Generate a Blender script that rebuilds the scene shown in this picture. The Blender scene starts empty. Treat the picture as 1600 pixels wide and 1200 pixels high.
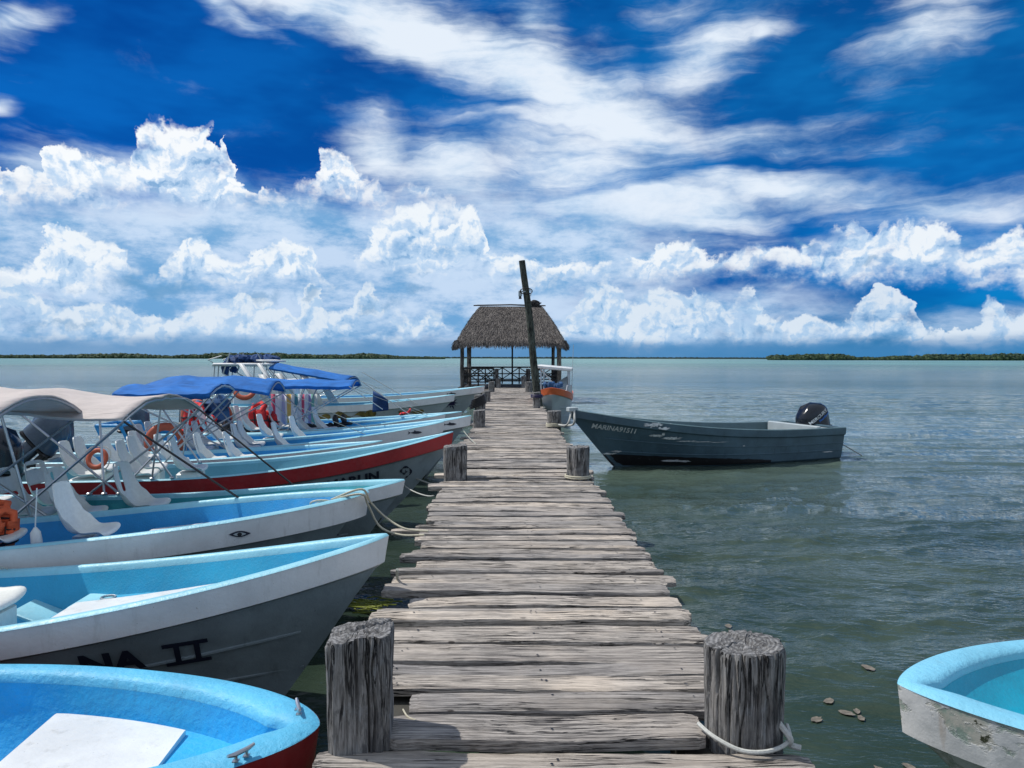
import bpy, bmesh, math, random
import numpy as np
from mathutils import Vector, Matrix, noise
R = math.radians
PI = math.pi
random.seed(7)
S = bpy.context.scene
C = S.collection

# ------------------------------------------------------------------ camera
CAMH = 2.4
cam = bpy.data.cameras.new("camera"); co = bpy.data.objects.new("camera", cam); C.objects.link(co)
cam.sensor_width = 36; cam.lens = 27; cam.clip_start = 0.05; cam.clip_end = 30000
TH = math.atan(41 / 1200)
co.matrix_world = Matrix.Translation((0, 0, CAMH)) @ Matrix.Rotation(PI/2 - TH, 4, 'X') @ Matrix.Rotation(R(0.11), 4, 'Z')
S.camera = co

# ------------------------------------------------------------------ node helper
class NT:
    def __init__(s, nt, flat=False): s.nt = nt; s.flat = flat
    def n(s, t, **k):
        x = s.nt.nodes.new(t)
        for a, b in k.items(): setattr(x, a, b)
        return x
    def put(s, sock, v):
        if v is None: return
        if isinstance(v, bpy.types.NodeSocket): s.nt.links.new(v, sock)
        else: sock.default_value = v
    def m(s, op, a, b=None, c=None, clamp=False):
        x = s.n('ShaderNodeMath', operation=op, use_clamp=clamp)
        for i, v in enumerate((a, b, c)): s.put(x.inputs[i], v)
        return x.outputs[0]
    def v(s, op, a, b=None, scale=None):
        x = s.n('ShaderNodeVectorMath', operation=op)
        s.put(x.inputs[0], a); s.put(x.inputs[1], b)
        if scale is not None: s.put(x.inputs['Scale'], scale)
        return x.outputs['Value'] if op in ('LENGTH', 'DOT_PRODUCT', 'DISTANCE') else x.outputs[0]
    def xyz(s, a):
        x = s.n('ShaderNodeSeparateXYZ'); s.put(x.inputs[0], a); return x.outputs
    def cxyz(s, a, b, c):
        x = s.n('ShaderNodeCombineXYZ'); s.put(x.inputs[0], a); s.put(x.inputs[1], b); s.put(x.inputs[2], c); return x.outputs[0]
    def noise(s, vec, scale=5, detail=4, rough=.5, dist=0, out='Fac', lac=2.0):
        x = s.n('ShaderNodeTexNoise', noise_dimensions='2D' if s.flat else '3D'); s.put(x.inputs['Vector'], vec)
        s.put(x.inputs['Scale'], scale); x.inputs['Detail'].default_value = detail
        x.inputs['Roughness'].default_value = rough; x.inputs['Distortion'].default_value = dist; x.inputs['Lacunarity'].default_value = lac
        return x.outputs[out]
    def voro(s, vec, scale=5, detail=0, rough=.5, feature='F1', out='Distance', smooth=None):
        x = s.n('ShaderNodeTexVoronoi', feature=feature, voronoi_dimensions='2D' if s.flat else '3D'); s.put(x.inputs['Vector'], vec)
        x.inputs['Scale'].default_value = scale; x.inputs['Detail'].default_value = detail; x.inputs['Roughness'].default_value = rough
        if smooth is not None: x.inputs['Smoothness'].default_value = smooth
        return x.outputs[out]
    def ss(s, v, a, b, lo=0., hi=1.):
        x = s.n('ShaderNodeMapRange', interpolation_type='SMOOTHSTEP'); s.put(x.inputs[0], v)
        for i, q in enumerate((a, b, lo, hi)): s.put(x.inputs[1+i], q)
        return x.outputs[0]
    def lin(s, v, a, b, lo=0., hi=1.):
        x = s.n('ShaderNodeMapRange'); s.put(x.inputs[0], v)
        for i, q in enumerate((a, b, lo, hi)): s.put(x.inputs[1+i], q)
        return x.outputs[0]
    def mix(s, f, a, b, mode='MIX'):
        x = s.n('ShaderNodeMix', data_type='RGBA', blend_type=mode)
        s.put(x.inputs[0], f)
        for i, q in ((6, a), (7, b)):
            if isinstance(q, tuple) and len(q) == 3: q = q + (1,)
            s.put(x.inputs[i], q)
        return x.outputs[2]
    def map(s, vec, loc=(0,0,0), rot=(0,0,0), sc=(1,1,1), t='POINT'):
        x = s.n('ShaderNodeMapping', vector_type=t); s.put(x.inputs[0], vec)
        x.inputs['Location'].default_value = loc; x.inputs['Rotation'].default_value = rot; x.inputs['Scale'].default_value = sc
        return x.outputs[0]
    def bump(s, h, strength=.5, dist=.01, normal=None):
        x = s.n('ShaderNodeBump'); s.put(x.inputs['Height'], h); x.inputs['Strength'].default_value = strength
        x.inputs['Distance'].default_value = dist; s.put(x.inputs['Normal'], normal); return x.outputs[0]

# ------------------------------------------------------------------ world: sky and clouds by direction
SUN = Vector((-0.67, 0.20, 1.0)).normalized()
SUN_EL = math.asin(SUN.z)
w = bpy.data.worlds.new("World"); S.world = w; w.use_nodes = True
w.node_tree.nodes.clear()
W = NT(w.node_tree, True)
out = W.n('ShaderNodeOutputWorld'); bg = W.n('ShaderNodeBackground'); bg.inputs['Strength'].default_value = 0.1
w.node_tree.links.new(bg.outputs[0], out.inputs[0])
sky = W.n('ShaderNodeTexSky', sky_type='NISHITA'); sky.sun_disc = False; sky.sun_elevation = SUN_EL
sky.sun_rotation = math.atan2(SUN.x, SUN.y); sky.air_density = 1.0; sky.dust_density = 0.3; sky.ozone_density = 3.0
tc = W.n('ShaderNodeTexCoord').outputs['Generated']
d = W.xyz(tc)
az = W.m('ARCTAN2', d[0], d[1]); el = W.m('ARCSINE', d[2])
P0 = W.cxyz(az, el, 0.)

def dirs(cx, cy, rx, ry, rot=0):
    a = math.atan((cx-800)/1200); e = math.atan((559-cy)/1200*math.cos(a))
    return (a, e, 0), (0, 0, -R(rot)), (rx/1200*math.cos(a)**2, ry/1200*math.cos(a), 1)
def after(vec, prev):
    # negligible offset; it only makes Cycles evaluate the long cloud network in sequence, which keeps it small in memory
    if prev is None: return vec
    x = W.n('ShaderNodeVectorMath', operation='MULTIPLY_ADD'); W.put(x.inputs[0], prev); x.inputs[1].default_value = (1e-9,)*3; W.put(x.inputs[2], vec)
    return x.outputs[0]
def blobs(vec, lst, grow=1.5, mode='MAXIMUM'):
    acc = None
    for b in lst:
        cx, cy, rx, ry = b[:4]; rot = b[4] if len(b) > 4 else 0; wt = b[5] if len(b) > 5 else 1
        l, r_, s_ = dirs(cx, cy, rx*grow, ry*grow, rot)
        g = W.n('ShaderNodeTexGradient', gradient_type='SPHERICAL')
        W.put(g.inputs[0], W.map(after(vec, acc), l, r_, s_, 'TEXTURE'))
        o = g.outputs['Fac']
        if wt != 1: o = W.m('MULTIPLY', o, wt)
        acc = o if acc is None else W.m(mode, acc, o)
    return acc

# base blue, deepened like a polarised sky
base = W.mix(1.0, sky.outputs[0], (0.030, 0.40, 0.90), 'MULTIPLY')
right = W.ss(az, -0.5, 0.6)
base = W.mix(1.0, base, W.mix(W.ss(el, .02, .33), (.22, .56, .86), (1., 1., 1.)), 'MULTIPLY')
base = W.mix(1.0, base, W.mix(right, (0.30, .68, .80), (.75, 1.28, 1.10)), 'MULTIPLY')
patch = W.noise(W.map(P0, sc=(3, 9, 1), rot=(0, 0, .25)), 1.3, 4, .6)
base = W.mix(1.0, base, W.mix(W.ss(patch, .3, .7), (.6, .72, .8), (1.4, 1.25, 1.12)), 'MULTIPLY')

# high thin streaks
CIR = [(470,14,300,34,10,1.25),(640,62,330,52,15,1.4),(820,120,220,52,20,1.35),(960,185,170,52,22,1.15),(330,4,130,18,24,1.0),(900,250,220,80,0,1.05),(700,262,120,55,0,1.05),
       (830,26,48,50,60,.85),(1090,92,120,42,-18,.95),(1180,60,60,20,-20,.75),(970,130,60,44,40,.65),(1430,60,130,60,-28,.85),(1150,222,210,36,4,.75),(1000,325,180,30,2,1.7),
       (1210,300,280,30,6,1.1),(1480,322,180,28,6,.95),(30,44,85,28,-22,1.0),(0,175,28,18,0,.9),(1250,195,110,22,-12,.55),(590,235,80,50,35,1.0),(800,370,330,100,0,.9),
       (330,360,380,60,0,.9),(125,275,150,48,-6,1.2),(1060,20,80,30,0,.6)]
warp = W.noise(W.map(P0, rot=(0, 0, .25), sc=(1, 2.5, 1)), 4, 4, .6, out='Color')
Pc = W.v('ADD', P0, W.v('SCALE', W.v('SUBTRACT', warp, (.5, .5, .5)), scale=.07))
cov = blobs(Pc, CIR, 1.7)
st1 = W.noise(W.map(Pc, rot=(0, 0, .27), sc=(1.1, 13, 1)), 2.6, 7, .62, .15)
st2 = W.noise(W.map(P0, rot=(0, 0, -.2), sc=(1.6, 3.4, 1), loc=(3, 1, 0)), 5, 6, .62)
# unseen sky behind and above: white cloud added to whiten and raise fill
away = W.m('MAXIMUM', W.ss(W.m('ABSOLUTE', az), .72, 1.3), W.ss(el, .62, .95))
cov = W.m('MAXIMUM', cov, W.m('MULTIPLY', away, .72))
streak = W.m('ADD', W.m('MULTIPLY', W.m('SUBTRACT', st1, .5), .95), W.m('MULTIPLY', W.m('SUBTRACT', st2, .5), .7))
cd = W.m('ADD', W.m('MULTIPLY', cov, 1.05), streak)
cal = W.m('MULTIPLY', W.ss(cd, .18, 1.15), .94)
ccol = W.mix(W.ss(W.m('ADD', W.m('MULTIPLY', cov, .3), W.m('ADD', W.m('MULTIPLY', st1, .5), W.m('MULTIPLY', st2, .6))), .45, .95), (2.2, 5.0, 8.2), (8.4, 9.2, 10.1))
ccol = W.mix(away, ccol, (7.2, 7.9, 8.6))
col = W.mix(cal, base, ccol)

Pc = after(Pc, col); P0 = after(P0, col)
# broad bright veil low down (left and middle), with its own soft structure
VEIL = [(400,450,540,140,0,1.0),(760,440,280,130,0,1.0),(80,400,240,100,0,.9),(960,500,300,56,0,.9),(1250,525,480,26,0,.6),(1400,395,240,40,0,.45)]
vv = blobs(Pc, VEIL, 1.5)
vn = W.noise(W.map(P0, sc=(1.4, 4, 1), loc=(1, 7, 0)), 5, 6, .62, .3)
va = W.m('MULTIPLY', W.ss(W.m('ADD', vv, W.m('MULTIPLY', W.m('SUBTRACT', vn, .5), .7)), .06, .62), .95)
vcol = W.mix(W.ss(W.noise(W.map(P0, sc=(1.3, 3.2, 1), loc=(9, 3, 0)), 6, 8, .66), .34, .62), (1.7, 4.0, 7.0), (5.8, 7.3, 9.3))
col = W.mix(va, col, vcol)

# cumulus
P0 = after(P0, col)
def curve(pts, x):
    """elevation of a cloud skyline (or cloud base) as a function of azimuth"""
    f = W.n('ShaderNodeFloatCurve'); c = f.mapping.curves[0]; f.mapping.use_clip = True
    q = []
    for px, py in pts:
        a = math.atan((px-800)/1200); q.append(((a+.75)/1.5, math.atan((559-py)/1200*math.cos(a))/.45))
    while len(c.points) > 2: c.points.remove(c.points[1])
    c.points[0].location = q[0]; c.points[1].location = q[-1]
    for p in q[1:-1]: c.points.new(*p)
    for p in c.points: p.handle_type = 'AUTO'
    f.mapping.update(); f.inputs['Factor'].default_value = 1
    W.put(f.inputs['Value'], x); return W.m('MULTIPLY', f.outputs[0], .45)
wn = W.noise(P0, 15, 5, .62, out='Color')
wp0 = W.v('ADD', P0, W.v('SCALE', W.v('SUBTRACT', wn, (.5, .5, .5)), scale=.055))
def puff(vec):
    vo = W.voro(vec, 44, 2.0, .55, 'F1')
    no = W.noise(vec, 19, 8, .62, .0)
    return W.m('ADD', W.m('MULTIPLY', W.m('SUBTRACT', .42, vo), .55), W.m('MULTIPLY', W.m('SUBTRACT', no, .5), 1.0))
n0 = puff(wp0)
n1 = puff(W.v('ADD', after(wp0, n0), (-.0045, .007, 0)))
lumpy = W.noise(W.map(P0, sc=(1, 1.7, 1), loc=(4, 4, 0)), 9, 5, .62)
wx = W.xyz(wp0); cxn = W.m('DIVIDE', W.m('ADD', wx[0], .75), 1.5)
T1 = [(-50,300),(0,272),(40,266),(72,272),(84,240),(130,236),(185,250),(214,252),(222,200),(250,190),(290,182),(330,190),(352,205),(346,240),(352,275),(380,288),(396,300),(405,286),(450,284),(492,272),(500,228),(530,236),(562,262),(600,285),(680,300),(730,330),(770,420),(1000,420),(1600,420)]
B1 = [(-50,345),(60,335),(200,332),(290,352),(400,345),(500,330),(620,335),(730,350),(1600,440)]
T2 = [(-50,430),(0,415),(50,398),(62,370),(95,345),(135,355),(190,372),(232,420),(258,405),(290,366),(322,362),(348,388),(392,388),(425,372),(478,380),(494,402),(526,432),(566,380),(596,342),(645,327),(668,336),(690,350),(738,330),(756,345),(768,385),(800,392),(835,398),(880,392),(925,400),(952,396),(978,384),(1012,398),(1024,368),(1090,370),(1128,392),(1150,376),(1205,370),(1245,382),(1265,356),(1320,345),(1350,354),(1400,346),(1455,336),(1482,344),(1512,374),(1550,358),(1600,344),(1650,350)]
B2 = [(-50,476),(0,470),(110,462),(220,446),(320,455),(480,462),(560,432),(700,424),(770,446),(900,452),(1010,448),(1110,432),(1200,440),(1320,448),(1400,434),(1500,436),(1600,436),(1650,440)]
T3 = [(-50,440),(0,424),(50,440),(68,472),(150,468),(260,484),(320,478),(380,452),(420,466),(462,480),(478,440),(500,440),(516,478),(545,474),(558,442),(578,440),(592,474),(640,482),(680,486),(716,515),(790,518),(880,500),(905,458),(945,434),(972,442),(990,474),(1012,462),(1034,450),(1062,462),(1085,440),(1112,450),(1140,462),(1170,452),(1192,482),(1240,486),(1282,498),(1304,500),(1318,486),(1350,470),(1362,452),(1386,448),(1402,462),(1425,462),(1440,488),(1466,504),(1496,502),(1528,482),(1546,468),(1578,476),(1600,470),(1650,470)]
B3 = [(-50,524),(300,530),(700,535),(1000,534),(1300,530),(1600,530),(1650,530)]
for T, Bt, hz, al, fade in ((T1, B1, .0, .96, .045), (T2, B2, .12, .96, .036), (T3, B3, .32, .94, .016)):
    tt = W.m('SUBTRACT', curve(T, cxn), wx[1])
    bb = W.m('SUBTRACT', wx[1], curve(Bt, cxn))
    dens = W.m('ADD', W.m('MINIMUM', W.m('MULTIPLY', tt, 30.), .9), W.m('MULTIPLY', n0, .42))
    a_ = W.m('MULTIPLY', W.ss(dens, .0, W.lin(W.noise(P0, 8, 3), .35, .65, .12, .42)), W.ss(W.m('ADD', bb, W.m('MULTIPLY', W.m('SUBTRACT', lumpy, .5), .10)), -.012, fade))
    a_ = W.m('MULTIPLY', a_, W.ss(W.m('SUBTRACT', lumpy, W.m('MULTIPLY', tt, 1.6)), .26, .44, .30, 1.))
    lit = W.m('ADD', W.m('MULTIPLY', W.m('SUBTRACT', n0, n1), 1.35), W.ss(tt, .0, .085, .88, .26))
    lit = W.m('ADD', lit, W.m('MULTIPLY', W.m('SUBTRACT', lumpy, .5), 1.7))
    kc = W.mix(W.ss(lit, -.05, .45), (2.2, 4.2, 6.9), (5.4, 7.1, 9.2))
    kc = W.mix(W.ss(lit, .42, 1.0), kc, (9.7, 10.0, 10.2))
    if hz: kc = W.mix(hz, kc, (2.0, 4.3, 7.0))
    col = W.mix(W.m('MULTIPLY', a_, W.m('MULTIPLY', al, W.m('SUBTRACT', 1., away))), col, kc)
P0 = after(P0, col)
# small dark scud under the cumulus
SCUD = [(90,508,110,9,0,.9),(230,455,90,12,0,1),(420,465,22,12),(490,455,16,12),(665,428,20,6,-10,.9),(650,455,30,8),(1350,412,18,7,-8),(1260,380,18,6),(600,480,40,14,0,.9)]
sc_ = W.ss(W.m('ADD', blobs(wp0, SCUD, 1.9), W.m('MULTIPLY', W.m('SUBTRACT', W.noise(P0, 30, 6, .65), .5), 1.7)), .38, .95)
col = W.mix(W.m('MULTIPLY', sc_, .55), col, (1.3, 3.3, 5.8))
# lowest band of air over the shore
low = W.ss(W.m('ADD', el, W.m('MULTIPLY', W.m('SUBTRACT', W.noise(W.map(P0, sc=(1, 5, 1)), 6, 4, .6), .5), .018)), .010, .030, 1., 0.)
lowc = W.mix(right, (1.5, 3.2, 5.6), (.5, 2.3, 5.0))
col = W.mix(W.m('MULTIPLY', low, W.m('MULTIPLY', .9, W.m('SUBTRACT', 1., away))), col, lowc)
W.put(bg.inputs['Color'], col)
w.cycles.sampling_method = 'MANUAL'; w.cycles.sample_map_resolution = 512

# ------------------------------------------------------------------ sun and exposure
sl = bpy.data.lights.new("sun", 'SUN'); so = bpy.data.objects.new("sun", sl); C.objects.link(so)
sl.energy = 3.9; sl.angle = R(.5); sl.color = (1, .955, .89)
so.rotation_euler = SUN.to_track_quat('Z', 'Y').to_euler()
S.view_settings.view_transform = 'Standard'; S.view_settings.look = 'None'; S.view_settings.exposure = 0.0; S.view_settings.gamma = 1

# ------------------------------------------------------------------ materials
def mat(name):
    m = bpy.data.materials.new(name); m.use_nodes = True; m.node_tree.nodes.clear()
    h = NT(m.node_tree); o = h.n('ShaderNodeOutputMaterial'); p = h.n('ShaderNodeBsdfPrincipled')
    m.node_tree.links.new(p.outputs[0], o.inputs[0])
    return m, h, p
def objc(h): return h.n('ShaderNodeTexCoord').outputs['Object']

def paint(name, col, rough=.38, mott=.12, grime=(.25, .27, .26), gamt=.25, bump=.004, bscale=35, scratch=0.):
    m, h, p = mat(name); v = objc(h)
    n1 = h.noise(v, 2.3, 7, .62); n2 = h.noise(v, 24, 5, .6)
    lo = tuple(c*(1-mott) for c in col); hi = tuple(min(1, c*(1+mott*.6)) for c in col)
    c = h.mix(h.ss(n1, .3, .7), lo, hi)
    c = h.mix(h.m('MULTIPLY', h.ss(n2, .35, .75), mott*1.2), c, tuple(min(1, q*.72+.05) for q in col))
    streak = h.noise(h.map(v, sc=(5, 5, .8)), 2.4, 6, .65)
    c = h.mix(h.m('MULTIPLY', h.ss(streak, .55, .8), gamt), c, grime)
    spk = h.noise(v, 75, 3, .6)
    c = h.mix(h.m('MULTIPLY', h.ss(spk, .70, .76), min(1, gamt*2.2)), c, tuple(q*.3 for q in grime))
    if scratch:
        sc = h.noise(h.map(v, sc=(.9, 3, 9)), 4.5, 6, .7, .6)
        c = h.mix(h.ss(sc, .70-scratch*.1, .72), c, (.42, .46, .47))
    h.put(p.inputs['Base Color'], c); p.inputs['Roughness'].default_value = rough
    h.put(p.inputs['Roughness'], h.lin(n2, .3, .7, rough-.08, rough+.15))
    h.put(p.inputs['Normal'], h.bump(h.m('ADD', h.noise(v, bscale, 6, .6), h.m('MULTIPLY', n1, .8)), .6, bump))
    return m
def flat(name, col, rough=.5, metal=0., bump=0.0, bs=60, var=.12, spec=.5):
    m, h, p = mat(name); v = objc(h)
    n = h.noise(v, bs*.4, 5, .6)
    h.put(p.inputs['Base Color'], h.mix(h.ss(n, .3, .7), tuple(c*(1-var) for c in col), tuple(min(1, c*(1+var)) for c in col)))
    p.inputs['Roughness'].default_value = rough; p.inputs['Metallic'].default_value = metal; p.inputs['Specular IOR Level'].default_value = spec
    if bump: h.put(p.inputs['Normal'], h.bump(h.noise(v, bs, 5, .6), .6, bump))
    return m
def cloth(name, col, var=.1, trans=.0):
    m, h, p = mat(name); v = objc(h)
    n = h.noise(v, 3, 5, .6)
    c = h.mix(h.ss(n, .3, .7), tuple(q*(1-var) for q in col), tuple(min(1, q*(1+var)) for q in col))
    h.put(p.inputs['Base Color'], c); p.inputs['Roughness'].default_value = .8
    wv = h.m('ADD', h.noise(h.map(v, sc=(1, 5, 2)), 3.5, 5, .55), h.m('MULTIPLY', h.noise(v, 120, 2), .08))
    h.put(p.inputs['Normal'], h.bump(wv, .7, .05))
    if trans:
        tr = h.n('ShaderNodeBsdfTranslucent'); h.put(tr.inputs[0], c)
        mx = h.n('ShaderNodeMixShader'); mx.inputs[0].default_value = trans
        m.node_tree.links.new(p.outputs[0], mx.inputs[1]); m.node_tree.links.new(tr.outputs[0], mx.inputs[2])
        o = [x for x in m.node_tree.nodes if x.type == 'OUTPUT_MATERIAL'][0]; m.node_tree.links.new(mx.outputs[0], o.inputs[0])
    return m

def wood(name, along='X', tint=(1, 1, 1), dark=1., gscale=1.):
    """weathered silver grey timber; grain runs along the given axis of the mesh; 'rnd' attribute differs from board to board"""
    m, h, p = mat(name); v = objc(h)
    at = h.n('ShaderNodeAttribute', attribute_name='rnd'); rn = at.outputs['Fac']
    off = h.cxyz(h.m('MULTIPLY', rn, 37.), h.m('MULTIPLY', rn, 91.), h.m('MULTIPLY', rn, 53.))
    v = h.v('ADD', v, off)
    g = gscale
    sc = {'X': (.7, 21*g, 21*g), 'Z': (13*g, 13*g, 1.3)}[along]
    wv = h.v('ADD', v, h.v('SCALE', h.v('SUBTRACT', h.noise(v, 2.5, 3, out='Color'), (.5, .5, .5)), scale=.016))
    vg = h.map(wv, sc=sc)
    fine = h.noise(vg, 5.5, 9, .72, .25)
    med = h.noise(h.map(wv, sc=tuple(x*.38 for x in sc), loc=(3, 5, 7)), 3.2, 8, .65, .3)
    crk = h.noise(h.map(wv, sc=tuple(x*(.55 if x < 2 else .62) for x in sc), loc=(9, 1, 4)), 2.6, 6, .55, .5)
    ck = h.m('ABSOLUTE', h.m('SUBTRACT', crk, .5)); crack = h.ss(ck, .004, .020 if along == 'X' else .034)   # 0 inside a split
    gate = h.ss(h.noise(h.map(v, loc=(7, 7, 7)), 2.1, 3, .5), .42, .56)
    crack = h.m('MAXIMUM', crack, h.m('SUBTRACT', 1., gate))
    big = h.noise(v, 1.6, 4, .6)
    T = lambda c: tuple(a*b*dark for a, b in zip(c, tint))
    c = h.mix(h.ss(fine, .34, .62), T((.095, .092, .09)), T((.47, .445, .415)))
    c = h.mix(h.m('MULTIPLY', h.ss(med, .34, .54, 1., 0.), .72), c, T((.10, .095, .095)))
    if along == 'Z':
        bl = h.noise(h.map(v, sc=(1, 1, .45)), 14, 7, .7, .4); c = h.mix(h.m('MULTIPLY', h.ss(bl, .50, .60), .75), c, T((.075, .075, .078))); c = h.mix(h.m('MULTIPLY', h.ss(bl, .46, .36), .6), c, T((.42, .43, .43)))
    c = h.mix(h.m('MULTIPLY', h.ss(big, .45, .7), .42), c, T((.56, .50, .43)))
    c = h.mix(1., c, h.mix(rn, (.66, .67, .70), (1.2, 1.15, 1.09)), 'MULTIPLY')
    kn = h.voro(h.map(v, sc=(1.3, 3.2, 3.2) if along == 'X' else (3, 3, 1.2)), 1.9)
    c = h.mix(h.ss(kn, .035, .065, .85, 0.), c, T((.045, .038, .034)))
    c = h.mix(crack, T((.018, .017, .018)), c)
    h.put(p.inputs['Base Color'], c); p.inputs['Roughness'].default_value = .88; p.inputs['Specular IOR Level'].default_value = .22
    hh = h.m('ADD', h.m('MULTIPLY', fine, .7), h.m('ADD', h.m('MULTIPLY', med, .8), h.m('MULTIPLY', crack, .9)))
    h.put(p.inputs['Normal'], h.bump(hh, 1.0, .014))
    return m

M = {}
M['plank'] = wood('weathered_plank', 'X', (1.0, .985, .96), 1.30)
M['post'] = wood('weathered_post', 'Z', (.92, .98, 1.04), .84, 1.5)
M['pole'] = wood('greenish_pole', 'Z', (.72, .86, .76), .42)
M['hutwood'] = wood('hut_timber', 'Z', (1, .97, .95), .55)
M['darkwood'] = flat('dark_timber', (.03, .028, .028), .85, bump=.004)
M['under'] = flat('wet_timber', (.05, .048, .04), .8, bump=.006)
M['white'] = paint('white_paint', (.72, .745, .75), .36, .12, (.27, .26, .22), .42)
M['lowhull'] = paint('grey_hull_paint', (.25, .31, .335), .40, .22, (.09, .10, .09), .45, .005, 30, scratch=.05)
M['hullgrey'] = paint('hull_white', (.40, .46, .48), .38, .12, (.13, .15, .14), .35)
M['blue'] = paint('sky_blue_paint', (.018, .30, .62), .45, .14, (.05, .2, .36), .22, .006, 60)
M['blueA'] = paint('rough_blue_fibreglass', (.020, .37, .72), .5, .16, (.05, .18, .3), .35, .014, 26)
M['cyan'] = paint('cyan_paint', (.018, .33, .55), .45, .12, (.05, .25, .36), .22, .006, 60)
M['teal'] = paint('teal_paint', (.025, .31, .38), .45, .12, (.05, .25, .3), .22, .006, 60)
M['paleteal'] = paint('pale_teal_paint', (.16, .42, .52), .45, .1, (.1, .3, .33), .2, .005, 50)
M['rimcyan'] = paint('pale_cyan_paint', (.26, .58, .70), .42, .14, (.2, .36, .4), .3, .006, 40)
M['rimA'] = paint('rough_rim_blue', (.10, .48, .74), .5, .16, (.09, .24, .35), .45, .016, 30)
M['rimR'] = paint('rough_rim_pale_blue', (.20, .54, .72), .5, .14, (.16, .3, .36), .35, .016, 30)
M['aqua'] = paint('aqua_paint', (.004, .34, .50), .4, .16, (.02, .2, .26), .25, .008, 40)
M['aquafloor'] = paint('aqua_floor_paint', (.02, .72, .64), .4, .1, (.05, .35, .33), .15, .006, 40)
M['red'] = paint('dark_red_paint', (.33, .017, .022), .4, .22, (.12, .05, .05), .35)
M['orange'] = paint('orange_paint', (.52, .10, .02), .4, .12, (.2, .06, .03), .2)
M['slime'] = paint('waterline_slime', (.05, .07, .035), .6, .4, (.02, .03, .015), .5)
M['slate'] = paint('slate_blue_paint', (.072, .132, .172), .42, .22, (.015, .025, .035), .5, .008, 30, scratch=.18)
M['slatelight'] = paint('grey_blue_paint', (.085, .15, .17), .45, .2, (.04, .06, .07), .4, .006, 30, scratch=.25)
M['antifoul'] = paint('black_bottom_paint', (.008, .008, .010), .5, .2, (.16, .16, .14), .15, .008, 30, scratch=.3)
M['seat'] = flat('white_moulded_plastic', (.70, .72, .69), .35, bump=.001, var=.05)
M['beige'] = cloth('beige_canvas', (.60, .54, .51), .07, .12)
M['royal'] = cloth('royal_blue_canvas', (.010, .15, .50), .22, .10)
M['navy'] = cloth('navy_canvas', (.006, .045, .16), .3)
M['whitecloth'] = cloth('white_canvas', (.75, .77, .78), .05, .1)
M['metal'] = flat('stainless_tube', (.55, .56, .57), .38, 1.0, var=.05)
M['alu'] = flat('dull_tube', (.36, .38, .40), .45, .6, var=.1)
M['black'] = flat('black_plastic', (.012, .012, .014), .4)
M['gloss'] = flat('glossy_cowling', (.010, .014, .022), .16, var=.1)
M['greycowl'] = flat('grey_cowling', (.055, .085, .12), .22, var=.1)
M['rope'] = flat('pale_rope', (.52, .49, .38), .9, bump=.004, bs=200)
M['grope'] = flat('grey_rope', (.35, .37, .33), .9, bump=.004, bs=200)
M['ropewhite'] = flat('white_rope', (.48, .49, .46), .8, bump=.003, bs=200)
M['orangejacket'] = cloth('orange_nylon', (.80, .14, .05), .2)
M['redjacket'] = cloth('red_nylon', (.70, .03, .03), .25)
M['buoy'] = flat('faded_orange_ring', (.42, .085, .04), .6, bump=.002)
M['letter'] = flat('dark_lettering', (.012, .016, .035), .5)
M['wletter'] = flat('white_lettering', (.62, .65, .65), .6, var=.3)
M['bletter'] = flat('blue_lettering', (.02, .14, .5), .5)
M['ink'] = flat('purple_ink', (.015, .012, .06), .5)
M['ochre'] = flat('ochre_mural_paint', (.17, .125, .03), .6, var=.5, bs=20)
M['rust'] = flat('brown_mural_paint', (.14, .035, .015), .6, var=.4, bs=20)
M['leaf'] = flat('dead_leaf', (.15, .135, .11), .8, var=.3)
M['weed'] = flat('yellow_green_weed', (.17, .20, .02), .6, var=.4, bump=.01)
M['bluebag'] = cloth('blue_bag_cloth', (.02, .08, .2), .5)
M['skirt'] = flat('grey_boat_glass', (.25, .32, .36), .15)

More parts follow.
